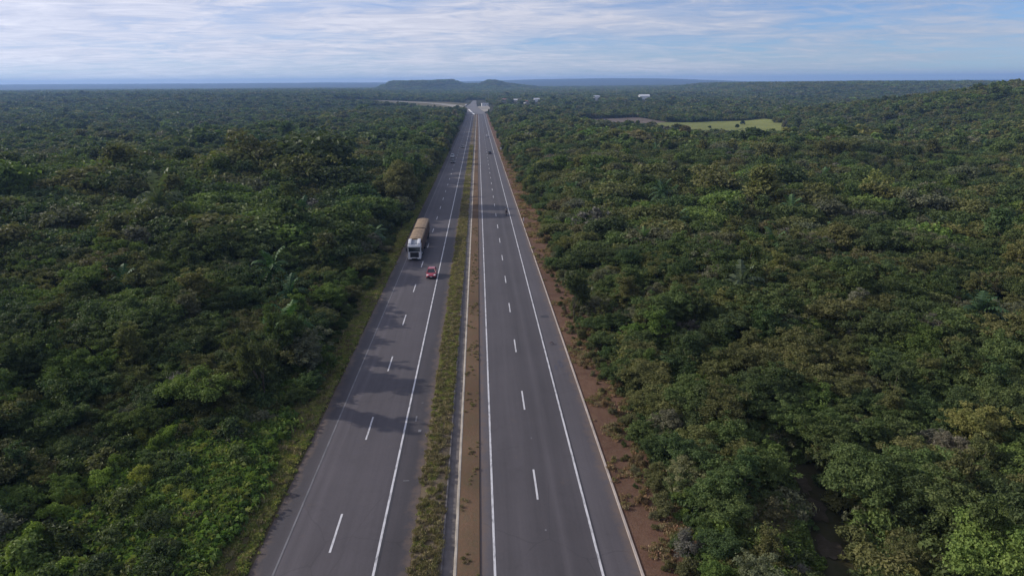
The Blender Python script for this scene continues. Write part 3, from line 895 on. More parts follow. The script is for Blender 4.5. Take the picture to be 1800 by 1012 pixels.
for q, (x, y, s, sz, lab, tc) in enumerate(PALMS):
    plant(PALM[q % 3], 'palm_tree', x, y, hz(x, y), q * 1.3, (s * 1.1, s * 1.1, sz * (1.15 if q == 0 else 1.5)), tc, lab, 'palm', 'palms in the forest', ('trunk', 'fronds'))

# roadside bushes: each one of its own
n_b = 0
def bush(x, y, s, tint, word):
    d, side, rel, o = where(x, y)
    lab = f"{word} bush {('%.1f' % d).replace('.0', '')} metres from {side}, {rel} {o} lane dash"
    plant(SHRUB[rng.integers(4)], 'bush', x, y, hz(x, y) - .05, rng.random() * 6.28, (s, s, s * (.85 + .3 * rng.random())), tint, lab, 'bush', 'bushes along the roadside', ('stems', 'foliage'))


y = 36.0
while y < 150:                                       # fresh green bushes along the truck's verge
    e = float(edge_l(np.array([y]))[0]); g = rng.random()
    if y < 62:
        for q in range(5):
            xx = e - .5 - 3.0 * q - 1.8 * rng.random()
            bush(xx, y + rng.random(), .42 + .10 * q + .28 * rng.random(), np.array((.185, .26, .048)) * (.75 + .5 * rng.random()) if rng.random() < .75 else np.array((.26, .28, .06)), ['bright green', 'leafy green', 'fresh green', 'lush green', 'light green'][q])
    else:
        bush(e - .4 - 1.2 * rng.random(), y, .4 + .3 * rng.random(), np.array((.085, .125, .036)) * (.8 + .5 * rng.random()), 'green' if g < .6 else 'small green')
    y += 2.0 + 1.2 * rng.random() + (1.6 if y > 90 else 0)
y = 37.0
while y < 150:                                       # dusty scrub along the red dirt
    e = float(edge_r(np.array([y]))[0])
    t = np.array((.14, .14, .062)) if rng.random() < .6 else np.array((.10, .12, .048)) if rng.random() < .6 else np.array((.19, .14, .075))
    w = 'dusty brown' if t[0] > .15 else 'dusty olive' if t[0] > .12 else 'dull green'
    bush(e - .2 + .9 * rng.random(), y, .5 + .4 * rng.random(), t * (.8 + .5 * rng.random()), w)
    y += 2.6 + 1.8 * rng.random() + (1.5 if y > 90 else 0)

y = 37.0
while y < 125:                                       # low scrub spilling over the bare soil towards the kerb
    e = float(edge_r(np.array([y]))[0])
    t = np.array(((.15, .135, .06), (.10, .125, .045), (.21, .145, .08), (.17, .16, .09))[rng.integers(4)]) * (.8 + .4 * rng.random())
    w = 'dry brown' if t[0] > t[1] * 1.25 else 'low green' if t[1] > t[0] * 1.1 else 'low olive'
    bush(11.7 + (max(e - 12.2, .4)) * rng.random() ** .8, y, .20 + .26 * rng.random(), t, w)
    y += 1.0 + 1.6 * rng.random()

# ------------------------------------------------------------------ the forest mass
rest = sub(near, ~own)
LODM = {k: [merged(c, t) for c, t, _ in v] for k, v in PROTO.items()}
DRYM = {k: [merged(c, t) for c, t, _ in v] for k, v in DRY.items()}
PALMM = [merged(c, t) for c, t, _ in PALM]
pm = rng.random(len(mid['X'])) < .022
dm = dry_mid & ~pm
nd = rest['dry']
mid['S'][pm] = np.clip(mid['S'][pm], .9, 1.5); mid['T'][pm] = np.array((.075, .13, .055))
sets = []
for protos, s in ((LODM['near'], sub(rest, ~nd)), (DRYM['near'], sub(rest, nd)), (LODM['mid'], sub(mid, ~dm & ~pm)), (DRYM['mid'], sub(mid, dm)), (PALMM, sub(mid, pm)),
                  (LODM['far'], far), (LODM['vfar'], vfar), (PATCH, pat)):
    if len(s['X']): sets.append((protos, pts(s), s['rz'], s['S'], s['T']))
scatter('forest', 'stuff', sets)
# undergrowth beneath and between the near trees
u = cat_stands(stand(26, 80, 1.25), stand(80, 170, 1.9))
u['S'] = np.stack([.75 + .75 * rng.random(len(u['X']))] * 3, 1); um = rng.random(len(u['X'])) < .8
lim = np.where(u['X'] < 0, (-16.0 - u['X']) * .16, (u['X'] - 13.0) * .35); u['S'] *= np.clip(lim, .3, 1.15)[:, None]
su, sf = sub(u, um), sub(u, ~um)
ng = 8200; gx = -39 + 22.5 * rng.random(ng); gy = 33 + 45 * rng.random(ng)
gm = (gx < edge_l(gy) - .5) & (vnoise(gx, gy, 3.2, 71) + .25 * sstep(-38, -20, gx) > .50 + .2 * sstep(58, 78, gy)); gx, gy = gx[gm], gy[gm]; ng = len(gx)
gs = 1.3 + 1.5 * rng.random(ng); gt = np.array([(.165, .235, .058), (.125, .20, .048), (.21, .24, .07), (.10, .155, .045)])[rng.integers(0, 4, ng)] * (.7 + .5 * rng.random((ng, 1)))
scatter('undergrowth', 'stuff', [(TUFT, np.stack([gx, gy, height(gx, gy) + .1 + .35 * rng.random(ng)], 1), rng.random(ng) * 6.28, np.stack([gs, gs, gs * 1.3], 1), gt),
                                 (LOWBUSH, pts(su), su['rz'], su['S'], su['T']), (FERN, pts(sf), sf['rz'], sf['S'] * .5, sf['T'])])


def tuft_sets(x0, x1, y0, y1, n, zoff, cols, smin, smax, protos, edge=None, keep=None):
    X = x0 + (x1 - x0) * rng.random(n); Y = y0 + (y1 - y0) * rng.random(n) ** 1.35
    m = np.ones(n, bool)
    if keep is not None: m &= keep(X, Y)
    X, Y = X[m], Y[m]; n = len(X)
    cz = np.array(cols); T = cz[rng.integers(0, len(cz), n)] * (.75 + .5 * rng.random((n, 1)))
    s = smin + (smax - smin) * rng.random(n)
    return (protos, np.stack([X, Y, prof(Y) + zoff(X)], 1), rng.random(n) * 6.28, np.stack([s, s, s * (.8 + .5 * rng.random(n))], 1), T)


YG = [(.33, .32, .10), (.28, .30, .085), (.37, .33, .14), (.21, .26, .07)]
DG = [(.30, .25, .14), (.26, .22, .12), (.22, .20, .09)]
flat = lambda z: (lambda X: np.full(len(X), z))
kv = lambda X, Y: (X > edge_l(Y) - 1.2) & ((vnoise(X, Y, 1.3, 61) > .30) | (X > -17.0))
scatter('verge_weeds', 'stuff', [tuft_sets(-20.5, -16.5, 33, 120, 13000, flat(.03), YG, .45, 1.05, TUFT, keep=kv), tuft_sets(-20, -16.7, 120, 420, 9000, flat(.03), YG, .8, 1.6, TUFT, keep=kv),
                                 tuft_sets(-20.5, -16.5, 33, 160, 900, flat(.03), DG, .6, 1.1, BLADE, keep=kv)])
km = lambda X, Y: vnoise(X, Y, .9, 62) > np.where(Y < 64, np.where(X > -4.15, .82, .36), .30) + .25 * (vnoise(X, Y, 14, 63) > .7)
scatter('median_grass', 'stuff', [tuft_sets(-5.2, -3.3, 33, 110, 11000, flat(.05), [(.30, .31, .10), (.25, .28, .085), (.34, .31, .13)], .24, .52, TUFT, keep=km),
                                  tuft_sets(-5.35, -3.25, 110, 420, 7000, flat(.05), [(.29, .28, .105), (.33, .30, .12), (.36, .30, .15)], .36, .8, TUFT, keep=km),
                                  tuft_sets(-5.3, -3.25, 33, 200, 1600, flat(.05), DG, .4, .8, BLADE),
                                  tuft_sets(-2.0, -.6, 33, 160, 420, flat(.07), DG, .25, .5, BLADE, keep=lambda X, Y: vnoise(X, Y, 2.2, 64) > .5)])
RD = [(.34, .21, .13), (.29, .20, .115), (.25, .22, .095), (.35, .26, .16)]
kr = lambda X, Y: vnoise(X, Y, 2.0, 65) > .30 + .34 * (1 - sstep(10.8, 14.5, X)) + .25 * (vnoise(X, Y, .6, 66) - .5)
scatter('dry_grass', 'stuff', [tuft_sets(10.6, 17.5, 33, 130, 9500, flat(.1), RD, .22, .6, TUFT, keep=kr), tuft_sets(10.6, 17.5, 33, 180, 2200, flat(.1), DG + RD, .4, .9, BLADE, keep=kr),
                               tuft_sets(10.8, 17, 130, 400, 3600, flat(.1), RD, .8, 1.8, TUFT, keep=kr)])

# ------------------------------------------------------------------ vehicles
M['white_paint'] = simple('white_paint', (0.60, 0.60, 0.62), 0.35, var=0.06, coat=0.4)
M['red_paint'] = simple('red_paint', (0.30, 0.022, 0.045), 0.35, var=0.08, coat=0.5)
M['black_paint'] = simple('black_paint', (0.018, 0.018, 0.022), 0.35, coat=0.4)
M['silver_paint'] = simple('silver_paint', (0.55, 0.56, 0.58), 0.35, 0.3, var=0.05, coat=0.4)
M['plastic'] = simple('black_plastic', (0.022, 0.022, 0.026), 0.6)
M['grey_plastic'] = simple('grey_plastic', (0.22, 0.24, 0.28), 0.5)
M['rubber'] = simple('rubber', (0.022, 0.021, 0.022), 0.85)
M['rim'] = simple('rim_metal', (0.42, 0.42, 0.43), 0.4, 0.7)
M['lamp'] = simple('lamp_glass', (0.72, 0.72, 0.70), 0.15, spec=0.7)
M['red_lamp'] = simple('red_lamp', (0.35, 0.02, 0.02), 0.25)
M['glass'] = simple('dark_glass', (0.02, 0.026, 0.034), 0.08, spec=0.6, var=0.02)
M['tarp'] = simple('tan_tarpaulin', (0.235, 0.165, 0.105), 0.8, var=0.35, scale=0.9, bump=0.7)
M['board'] = simple('brown_boards', (0.15, 0.098, 0.075), 0.8, var=0.3, scale=1.2)
M['chassis'] = simple('chassis_grey', (0.05, 0.048, 0.05), 0.7)
M['plate'] = simple('plate_white', (0.6, 0.6, 0.58), 0.5)


def wheel(parent, x, y, r, w, twin=False):
    mb = MB(); n = 20
    for k in ((-1, 1) if twin else (0,)):
        cx = x + k * w * .56; rings = []
        for dx, rr in ((-w / 2, r * .62), (-w / 2, r * .93), (-w * .36, r), (w * .36, r), (w / 2, r * .93), (w / 2, r * .62)):
            rings.append([(cx + dx, y + math.cos(6.2832 * q / n) * rr, r + math.sin(6.2832 * q / n) * rr) for q in range(n)])
        mb.loft(rings, caps=True)
    o = mb.build('wheel', M['rubber'], parent, True)
    mb = MB(); W = w * (1.6 if twin else 1.0)
    mb.tube([(x - W / 2 - .012, y, r), (x + W / 2 + .012, y, r)], r * .58, 14)
    mb.tube([(x - W / 2 - .04, y, r), (x + W / 2 + .04, y, r)], r * .2, 8)
    mb.build('rim', M['rim'], o)
    return o


def car_lower(L, W, hb, hh, n=28):
    """closed car body below the windows: rings from nose (y=0) to tail (y=L)"""
    rings = []
    st = [(0.0, .38, .62, .80), (.02, .27, .70, .90), (.08, .22, .76, .965), (.22, .20, .86, .99), (.30, .20, .92, 1.0), (.5, .20, .94, 1.0), (.75, .20, .95, 1.0), (.90, .22, .96, .985), (.97, .28, .95, .93), (1.0, .40, .86, .84)]
    for t, zb, zt, wf in st:
        y = t * L; w = W / 2 * wf; zt = zt * hh / .94
        rings.append([(-w * .86, y, zb), (w * .86, y, zb), (w * .99, y, zb + .12), (w, y, zb + (zt - zb) * .55), (w * .95, y, zt - .05), (w * .80, y, zt), (-w * .80, y, zt), (-w * .95, y, zt - .05), (-w, y, zb + (zt - zb) * .55), (-w * .99, y, zb + .12)])
    return MB().loft(rings)


def make_car(name, label, group, paint_m, loc, rz, L=3.95, W=1.70, H=1.48, hatch=True):
    """nose at local -y end; origin under the middle of the car"""
    e = tag(empty(name, loc, rz), label, 'car', group); hh = .92
    def sh(mb): mb.v = [(x, y - L / 2, z) for x, y, z in mb.v]; return mb
    sh(car_lower(L, W, .2, hh)).build('body', paint_m, e, True, 0)
    w0, w1 = W / 2 * .88, W / 2 * .70; zt = H
    ya, yb, yc, yd = L * .27, L * .45, L * (.80 if hatch else .70), L * (.975 if hatch else .86)
    zb = hh * .97
    roof = MB(); roof.loft([[(-w1 * .9, yb, zt - .05), (w1 * .9, yb, zt - .05), (w1, yb, zt - .09), (-w1, yb, zt - .09)], [(-w1 * .9, (yb + yc) / 2, zt), (w1 * .9, (yb + yc) / 2, zt), (w1, (yb + yc) / 2, zt - .05), (-w1, (yb + yc) / 2, zt - .05)],
                            [(-w1 * .88, yc, zt - .06), (w1 * .88, yc, zt - .06), (w1 * .97, yc, zt - .1), (-w1 * .97, yc, zt - .1)]])
    for sx in (-1, 1):                                  # pillars
        roof.tube([(sx * w0, ya, zb), (sx * w1, yb, zt - .07)], .045, 6); roof.tube([(sx * w0, yd, zb), (sx * w1 * .97, yc, zt - .08)], .06, 6)
        roof.tube([(sx * w0 * 1.0, (yb + yc) / 2, zb - .02), (sx * w1, (yb + yc) / 2, zt - .06)], .04, 6)
    sh(roof).build('roof', paint_m, e)
    q = .012
    sh(MB().add([(-w0 + .05, ya + .02, zb), (w0 - .05, ya + .02, zb), (w1 - .05, yb + .0, zt - .085), (-w1 + .05, yb, zt - .085), (-w0 + .05, ya + .06, zb), (w0 - .05, ya + .06, zb), (w1 - .05, yb + .04, zt - .085), (-w1 + .05, yb + .04, zt - .085)],
                [(0, 1, 2, 3), (7, 6, 5, 4), (0, 4, 5, 1), (1, 5, 6, 2), (2, 6, 7, 3), (3, 7, 4, 0)])).build('windshield', M['glass'], e)
    sh(MB().add([(-w0 + .06, yd - .02, zb), (w0 - .06, yd - .02, zb), (w1 - .06, yc, zt - .1), (-w1 + .06, yc, zt - .1), (-w0 + .06, yd - .06, zb), (w0 - .06, yd - .06, zb), (w1 - .06, yc - .04, zt - .1), (-w1 + .06, yc - .04, zt - .1)],
                [(3, 2, 1, 0), (4, 5, 6, 7), (0, 1, 5, 4), (1, 2, 6, 5), (2, 3, 7, 6), (3, 0, 4, 7)])).build('rear_window', M['glass'], e)
    for sx in (-1, 1):
        a, b_, ym = sx * w0, sx * w1, (yb + yc) / 2
        for (p, p2, r_, r2) in ((ya + .10, ym - .03, yb + .03, ym - .03), (ym + .03, yd - .10, ym + .03, yc - .04)):
            vs = [(a, p, zb), (a, p2, zb), (b_, r2, zt - .09), (b_, r_, zt - .09)]; vs += [(x - sx * .03, y, z) for x, y, z in vs]
            sh(MB().add(vs, [(0, 1, 2, 3), (7, 6, 5, 4), (0, 4, 5, 1), (1, 5, 6, 2), (2, 6, 7, 3), (3, 7, 4, 0)])).build('side_window', M['glass'], e)
        m = MB(); m.loft([[(sx * (W / 2 * .50), .035, .60), (sx * (W / 2 * .80), .075, .60), (sx * (W / 2 * .83), .09, .74), (sx * (W / 2 * .55), .06, .72)], [(sx * (W / 2 * .50), .25, .64), (sx * (W / 2 * .94), .33, .66), (sx * (W / 2 * .93), .36, .79), (sx * (W / 2 * .55), .30, .78)]])
        sh(m).build('headlight', M['lamp'], e)
        sh(MB().box((sx * W / 2 * .72, L - .05, .74), (.22, .12, .20))).build('tail_light', M['red_lamp'], e)
        sh(MB().box((sx * (W / 2 + .07), ya + .22, hh + .02), (.18, .09, .12), (.8, .8))).build('mirror', paint_m, e)
        for yy in (L * .20, L * .80):
            wheel(e, sx * (W / 2 - .10), yy - L / 2, .30, .19)
    sh(MB().box((0, .025, .47), (W * .62, .09, .16))).build('grille', M['plastic'], e, bevel=.02)
    sh(MB().box((0, .03, .30), (W * .74, .14, .10))).build('bumper', M['plastic'], e, bevel=.02)
    sh(MB().box((0, -.026, .47), (.40, .01, .12))).build('number_plate', M['plate'], e)
    return e


def make_truck(name, label, loc, rz, trailers, cab_m, body_m, top_m, box=False):
    """cab-over truck; front face at local y=0, everything behind it at +y"""
    e = tag(empty(name, loc, rz), label, 'truck')
    W = 2.48
    cab = MB()
    out = [(.10, .42), (.0, .60), (.0, 1.75), (.14, 2.95), (.30, 3.05), (2.1, 3.05), (2.15, .95), (1.9, .42)]
    cab.prism(out, -W / 2, W / 2); c = cab.build('cab', cab_m, e, bevel=.05)
    MB().prism([(-.03, 1.78), (.095, 2.74), (.16, 2.74), (.04, 1.78)], -W / 2 + .12, W / 2 - .12).build('windshield', M['glass'], c)
    MB().prism([(-.16, 2.70), (.11, 2.86), (.16, 2.80), (-.12, 2.62)], -W / 2 + .05, W / 2 - .05).build('sun_visor', M['grey_plastic'], c)
    MB().box((0, -.03, 1.18), (W * .66, .08, .98)).build('grille', M['plastic'], c, bevel=.03)
    g = MB()
    for q in range(4): g.box((0, -.085, .86 + .2 * q), (W * .54, .03, .05))
    g.build('grille_bar', M['plastic'], c)
    MB().box((0, -.02, .50), (W * .98, .22, .34)).build('bumper', cab_m, e, bevel=.05)
    MB().box((0, -.142, .47), (W * .46, .03, .2)).build('number_plate_panel', M['plastic'], e)
    for sx in (-1, 1):
        MB().box((sx * W * .40, -.125, .62), (.34, .06, .20)).build('headlight', M['lamp'], e, bevel=.03)
        MB().add(*[[(sx * (W / 2 + .012), .30, 1.72), (sx * (W / 2 + .012), 1.15, 1.72), (sx * (W / 2 + .012), 1.15, 2.5), (sx * (W / 2 + .012), .34, 2.5)], [(0, 1, 2, 3)]]).build('side_window', M['glass'], c)
        m = MB(); m.tube([(sx * W / 2, .25, 2.55), (sx * (W / 2 + .22), .12, 2.5)], .025, 6); m.box((sx * (W / 2 + .25), .10, 2.2), (.2, .1, .62)); m.build('mirror', M['plastic'], c)
        # white side fins of the roof deflector, dark gap between them
        MB().prism([(.30, 3.04), (.42, 3.35), (1.5, 3.82), (2.05, 3.86), (2.05, 3.04)], sx * W / 2 * .46, sx * W / 2 * .94).build('roof_fin', cab_m, c, bevel=.06)
    MB().prism([(.42, 3.05), (.75, 3.34), (2.0, 3.66), (2.0, 3.05)], -W / 2 * .455, W / 2 * .455).build('roof_deflector', M['grey_plastic'], c)
    fr = MB(); fr.box((0, 4.2, .72), (.8, 6.4, .25)); fr.build('chassis', M['chassis'], e)
    y = 2.95
    for sx in (-1, 1):
        wheel(e, sx * 1.02, 1.3, .50, .30); wheel(e, sx * .98, 4.6, .50, .30, True)
        MB().tube([(sx * .95, 2.5, .75), (sx * .95, 3.6, .75)], .32, 12).build('fuel_tank', M['rim'], e)
    for k, Lt in enumerate(trailers):
        z0, z1 = 1.15, 3.72
        tr = MB(); tr.box((0, y + Lt / 2, .98), (2.5, Lt, .28)); t = tr.build('trailer', M['chassis'], e)
        if box:
            MB().box((0, y + Lt / 2, (z0 + z1) / 2), (2.56, Lt, z1 - z0)).build('cargo_box', body_m, t, bevel=.04)
        else:
            for sx in (-1, 1):
                s = MB(); s.box((sx * 1.27, y + Lt / 2, (z0 + 3.3) / 2), (.06, Lt, 3.3 - z0))
                for q in range(int(Lt / 1.2) + 1): s.box((sx * 1.315, y + .05 + q * (Lt - .1) / int(Lt / 1.2), (z0 + 3.3) / 2), (.05, .09, 3.3 - z0 - .02))
                s.build('side_boards', body_m, t)
            for yy in (y + .03, y + Lt - .03): MB().box((0, yy, (z0 + 3.3) / 2), (2.48, .06, 3.3 - z0)).build('end_board', body_m, t)
            rings = []; nb = 15
            for q in range(nb):
                yy = y + Lt * q / (nb - 1); sag = .05 * (q % 2) + .03 * math.sin(q * 1.7)
                rings.append([(-1.30, yy, 3.05), (-1.31, yy, 3.34), (-1.16, yy, 3.56), (-.6, yy, 3.70 - sag * .5), (0, yy, 3.76 - sag), (.6, yy, 3.70 - sag * .5), (1.16, yy, 3.56), (1.31, yy, 3.34), (1.30, yy, 3.05)])
            tp = MB().loft(rings, close=False, caps=False)
            tp.add(rings[0], [tuple(range(9))]); tp.add(rings[-1], [tuple(range(8, -1, -1))])
            tp.build('tarpaulin', top_m, t)
        for q in range(3 if k else 2):
            for sx in (-1, 1): wheel(e, sx * .98, y + Lt - 1.2 - 1.25 * q, .50, .30, True)
        for sx in (-1, 1):
            MB().box((sx * 1.05, y + Lt - .02, 1.0), (.28, .06, .16)).build('tail_light', M['red_lamp'], t)
            MB().box((sx * 1.0, y + Lt - .35, .55), (.55, .03, .5)).build('mud_flap', M['plastic'], t)
        y += Lt + .95
    return e


make_truck('cargo_truck', 'white cab truck pulling two tan tarpaulin covered trailers', (-12.72, 127.6, float(prof(127.6)) + .02), 0, [9.6, 9.9], M['white_paint'], M['board'], M['tarp'])
make_car('red_car', 'small red hatchback driving just ahead of the truck', 'cars on the highway', M['red_paint'], (-8.72, 115.9, float(prof(115.9)) + .02), 0)
make_car('black_car', 'dark car driving away under the far trees of the kerb side carriageway', 'cars on the highway', M['black_paint'], (5.6, 358.5, float(prof(358.5)) + .02), math.pi, 4.3, 1.75, 1.5, False)
make_car('white_car', 'pale car farthest along the kerb side carriageway', 'cars on the highway', M['white_paint'], (6.2, 495, float(prof(495)) + .02), math.pi, 4.6, 1.8, 1.7, True)
make_car('black_car', 'black car coming towards the truck from behind on the verge side carriageway', 'cars on the highway', M['black_paint'], (-12.0, 314.5, float(prof(314.5)) + .02), 0, 4.4, 1.78, 1.55, False)
make_car('silver_car', 'silver car right behind the oncoming black car', 'cars on the highway', M['silver_paint'], (-13.1, 340.5, float(prof(340.5)) + .02), 0, 4.5, 1.8, 1.65, True)
make_car('grey_car', 'dark grey car farthest back in the oncoming row', 'cars on the highway', simple('grey_paint', (0.07, 0.075, 0.085), .35, coat=.4), (-9.2, 398, float(prof(398)) + .02), 0, 4.2, 1.74, 1.5, True)
make_truck('box_truck', 'white box truck at the far road junction', (-20.8, 1232, hz(-20.8, 1232) + .3), R_(4), [8.5], M['white_paint'], M['white_paint'], M['white_paint'], True)

# motorcycle and its rider
MX, MY = 6.8, 176.2; MZ = float(prof(MY)) + .025
mo = tag(empty('motorcycle', (MX, MY, MZ), 0), 'dark motorcycle riding away along the kerb side edge line', 'motorcycle')
for yy in (-.64, .64):
    mb = MB(); n = 22
    rings = [[(0 + dx, yy + math.cos(6.2832 * q / n) * rr, .31 + math.sin(6.2832 * q / n) * rr) for q in range(n)] for dx, rr in ((-.05, .25), (-.055, .29), (0, .315), (.055, .29), (.05, .25))]
    w = mb.loft(rings, caps=False).build('wheel', M['rubber'], mo, True)
    mb = MB(); mb.tube([(-.06, yy, .31), (.06, yy, .31)], .06, 10)
    for q in range(8): a = 6.2832 * q / 8; mb.tube([(0, yy, .31), (0, yy + math.cos(a) * .26, .31 + math.sin(a) * .26)], .012, 5)
    mb.build('rim', M['rim'], w)
mb = MB(); mb.tube([(0, .38, .92), (0, .1, .62), (0, -.25, .60), (0, -.64, .31)], .035, 7); mb.tube([(0, .38, .92), (0, .2, .35), (0, -.2, .32), (0, -.25, .6)], .03, 7)
for sx in (-.08, .08): mb.tube([(sx, .34, .98), (sx, .64, .31)], .026, 7)
mb.build('frame', M['chassis'], mo)
MB().box((0, .02, .44), (.24, .38, .30)).build('engine', M['rim'], mo, bevel=.04)
MB().box((0, .16, .80), (.26, .42, .2), (.8, .85)).build('fuel_tank', M['black_paint'], mo, bevel=.05)
MB().box((0, -.33, .79), (.24, .62, .09)).build('seat', M['plastic'], mo, bevel=.03)
MB().tube([(-.36, .22, 1.03), (-.2, .36, 1.0), (0, .38, .97), (.2, .36, 1.0), (.36, .22, 1.03)], .018, 7).build('handlebar', M['chassis'], mo)
MB().box((0, -.72, .74), (.16, .08, .08)).build('tail_light', M['red_lamp'], mo)
MB().tube([(.13, .1, .32), (.14, -.3, .34), (.15, -.75, .42)], [.025, .03, .045], 8).build('exhaust', M['rim'], mo)
MB().tube([(0, .42, .93), (0, .52, .92)], .085, 12).build('headlight', M['lamp'], mo)

M['skin'] = simple('skin', (0.26, 0.15, 0.10), 0.6, var=0.06)
M['dark_cloth'] = simple('dark_cloth', (0.025, 0.025, 0.032), 0.9)
M['maroon_cloth'] = simple('maroon_cloth', (0.17, 0.045, 0.035), 0.9)
M['rust_cloth'] = simple('rust_cloth', (0.23, 0.10, 0.06), 0.9)
M['hair'] = simple('hair', (0.015, 0.012, 0.010), 0.7)
M['jeans'] = simple('jeans', (0.045, 0.055, 0.09), 0.9)
M['helmet'] = simple('helmet', (0.03, 0.03, 0.035), 0.25, coat=.5)


def skin_mesh(name, J, E_, mt, parent, root=0, sub=1):
    me = bpy.data.meshes.new(name); me.from_pydata([j[:3] for j in J], E_, []); me.materials.append(mt)
    o = link(bpy.data.objects.new(name, me), parent)
    md = o.modifiers.new('skin', 'SKIN'); md.use_smooth_shade = True
    if not me.skin_vertices: me.attributes.new  # the modifier adds its own layer
    sv = me.skin_vertices[0].data if me.skin_vertices else None
    if sv is None:
        bm = bmesh.new(); bm.from_mesh(me); bm.verts.layers.skin.verify(); bm.to_mesh(me); bm.free(); sv = me.skin_vertices[0].data
    for i, j in enumerate(J):
        r = j[3]; sv[i].radius = (r, r) if np.isscalar(r) else r; sv[i].use_root = (i == root)
    s = o.modifiers.new('smooth', 'SUBSURF'); s.levels = sub; s.render_levels = sub
    return o


def hand_chain(J, E_, wi, d, side):
    """five bent fingers and a thumb-side chain grown from wrist joint wi along direction d"""
    d = Vector(d).normalized(); w = Vector(J[wi][:3]); s = Vector(side).normalized(); b = d.cross(s)
    p = w + d * .055; J.append((*p, .034)); pi = len(J) - 1; E_.append((wi, pi))
    for q, (off, ln) in enumerate(((-.030, .060), (-.010, .072), (.010, .068), (.029, .052))):
        a = p + d * .045 + s * off; J.append((*a, .010)); E_.append((pi, len(J) - 1))
        c = a + d * ln * .5 + b * ln * .2; J.append((*c, .009)); E_.append((len(J) - 2, len(J) - 1))
        c2 = c + d * ln * .35 + b * ln * .4; J.append((*c2, .008)); E_.append((len(J) - 2, len(J) - 1))
    t = w + d * .03 - s * .05 + b * .01; J.append((*t, .011)); E_.append((wi, len(J) - 1))
    t2 = t + d * .045 - s * .015 + b * .02; J.append((*t2, .009)); E_.append((len(J) - 2, len(J) - 1))


def head_parts(parent, c, helmet=None, yaw=0.0):
    def lump(name, mt, cc, r3, cut=None, n=14):
        rings = []
        for i in range(1, n):
            a = math.pi * i / n
            rings.append([(cc[0] + math.sin(a) * math.cos(6.2832 * k / n) * r3[0], cc[1] + math.sin(a) * math.sin(6.2832 * k / n) * r3[1], cc[2] + math.cos(a) * r3[2]) for k in range(n)])
        if cut: rings = rings[:cut]
        return MB().loft(rings).build(name, mt, parent, True)
    if helmet: lump('helmet', helmet, (c[0], c[1], c[2] + .03), (.135, .155, .15))
    else: lump('hair', M['hair'], (c[0], c[1] + .012 * math.cos(yaw), c[2] + .03), (.093, .108, .112), 8)


def person_standing(label, x, y, rz, shirt, stride=.16):
    e = tag(empty('person', (x, y, float(prof(y)) + .08), rz), label, 'person', 'people in the median')
    # body: head, neck, torso, legs, arms as one skinned surface (faces local -y)
    J = [(0, 0, .93, (.15, .11)), (0, 0, 1.10, (.14, .10)), (0, 0, 1.30, (.165, .11)), (0, .0, 1.42, (.13, .09)), (0, -.01, 1.50, .055), (0, -.02, 1.58, (.075, .088)), (0, -.02, 1.67, (.082, .098)), (0, -.005, 1.735, (.06, .07)), (0, -.115, 1.60, .018)]
    E_ = [(0, 1), (1, 2), (2, 3), (3, 4), (4, 5), (5, 6), (6, 7), (5, 8)]
    for sx in (-1, 1):
        n = len(J); st = sx * stride
        J += [(sx * .10, 0, .86, .095), (sx * .11, -st * .5, .50, .062), (sx * .11, -st * .7 + .05, .32, .056), (sx * .11, -st * .9 + .03, .09, .042), (sx * .12, -st * .9 - .09, .035, .04), (sx * .125, -st * .9 - .17, .03, .03)]
        E_ += [(0, n), (n, n + 1), (n + 1, n + 2), (n + 2, n + 3), (n + 3, n + 4), (n + 4, n + 5)]
        n = len(J); sw = -sx * stride * .6
        J += [(sx * .19, 0, 1.40, .062), (sx * .24, sw * .3 + .02, 1.14, .045), (sx * .25, sw - .06, .90, .03)]
        E_ += [(3, n), (n, n + 1), (n + 1, n + 2)]
        hand_chain(J, E_, n + 2, (0.0, -.15, -1), (0, 1, 0))
    skin_mesh('body', J, E_, M['skin'], e)
    # clothing a little outside the body
    T = [(0, 0, .92, (.165, .13)), (0, 0, 1.10, (.155, .118)), (0, 0, 1.30, (.18, .127)), (0, 0, 1.41, (.145, .105))]; TE = [(0, 1), (1, 2), (2, 3)]
    for sx in (-1, 1):
        n = len(T); sw = -sx * stride * .6; T += [(sx * .19, 0, 1.40, .077), (sx * .228, sw * .2 + .015, 1.21, .066)]; TE += [(3, n), (n, n + 1)]
    skin_mesh('shirt', T, TE, shirt, e)
    T = [(0, 0, .94, (.16, .125))]; TE = []
    for sx in (-1, 1):
        n = len(T); st = sx * stride; T += [(sx * .10, 0, .85, .108), (sx * .11, -st * .5, .50, .08), (sx * .11, -st * .88 + .035, .12, .068)]; TE += [(0, n), (n, n + 1), (n + 1, n + 2)]
    skin_mesh('trousers', T, TE, M['jeans'], e)
    head_parts(e, (0, -.015, 1.66))
    return e


person_standing('person in a dark red shirt standing on the grass side of the median channel', -3.6, 347.5, .3, M['maroon_cloth'])
person_standing('person in a rust brown shirt standing on the bare strip of the median, farther off', -1.75, 362.0, -.4, M['rust_cloth'])

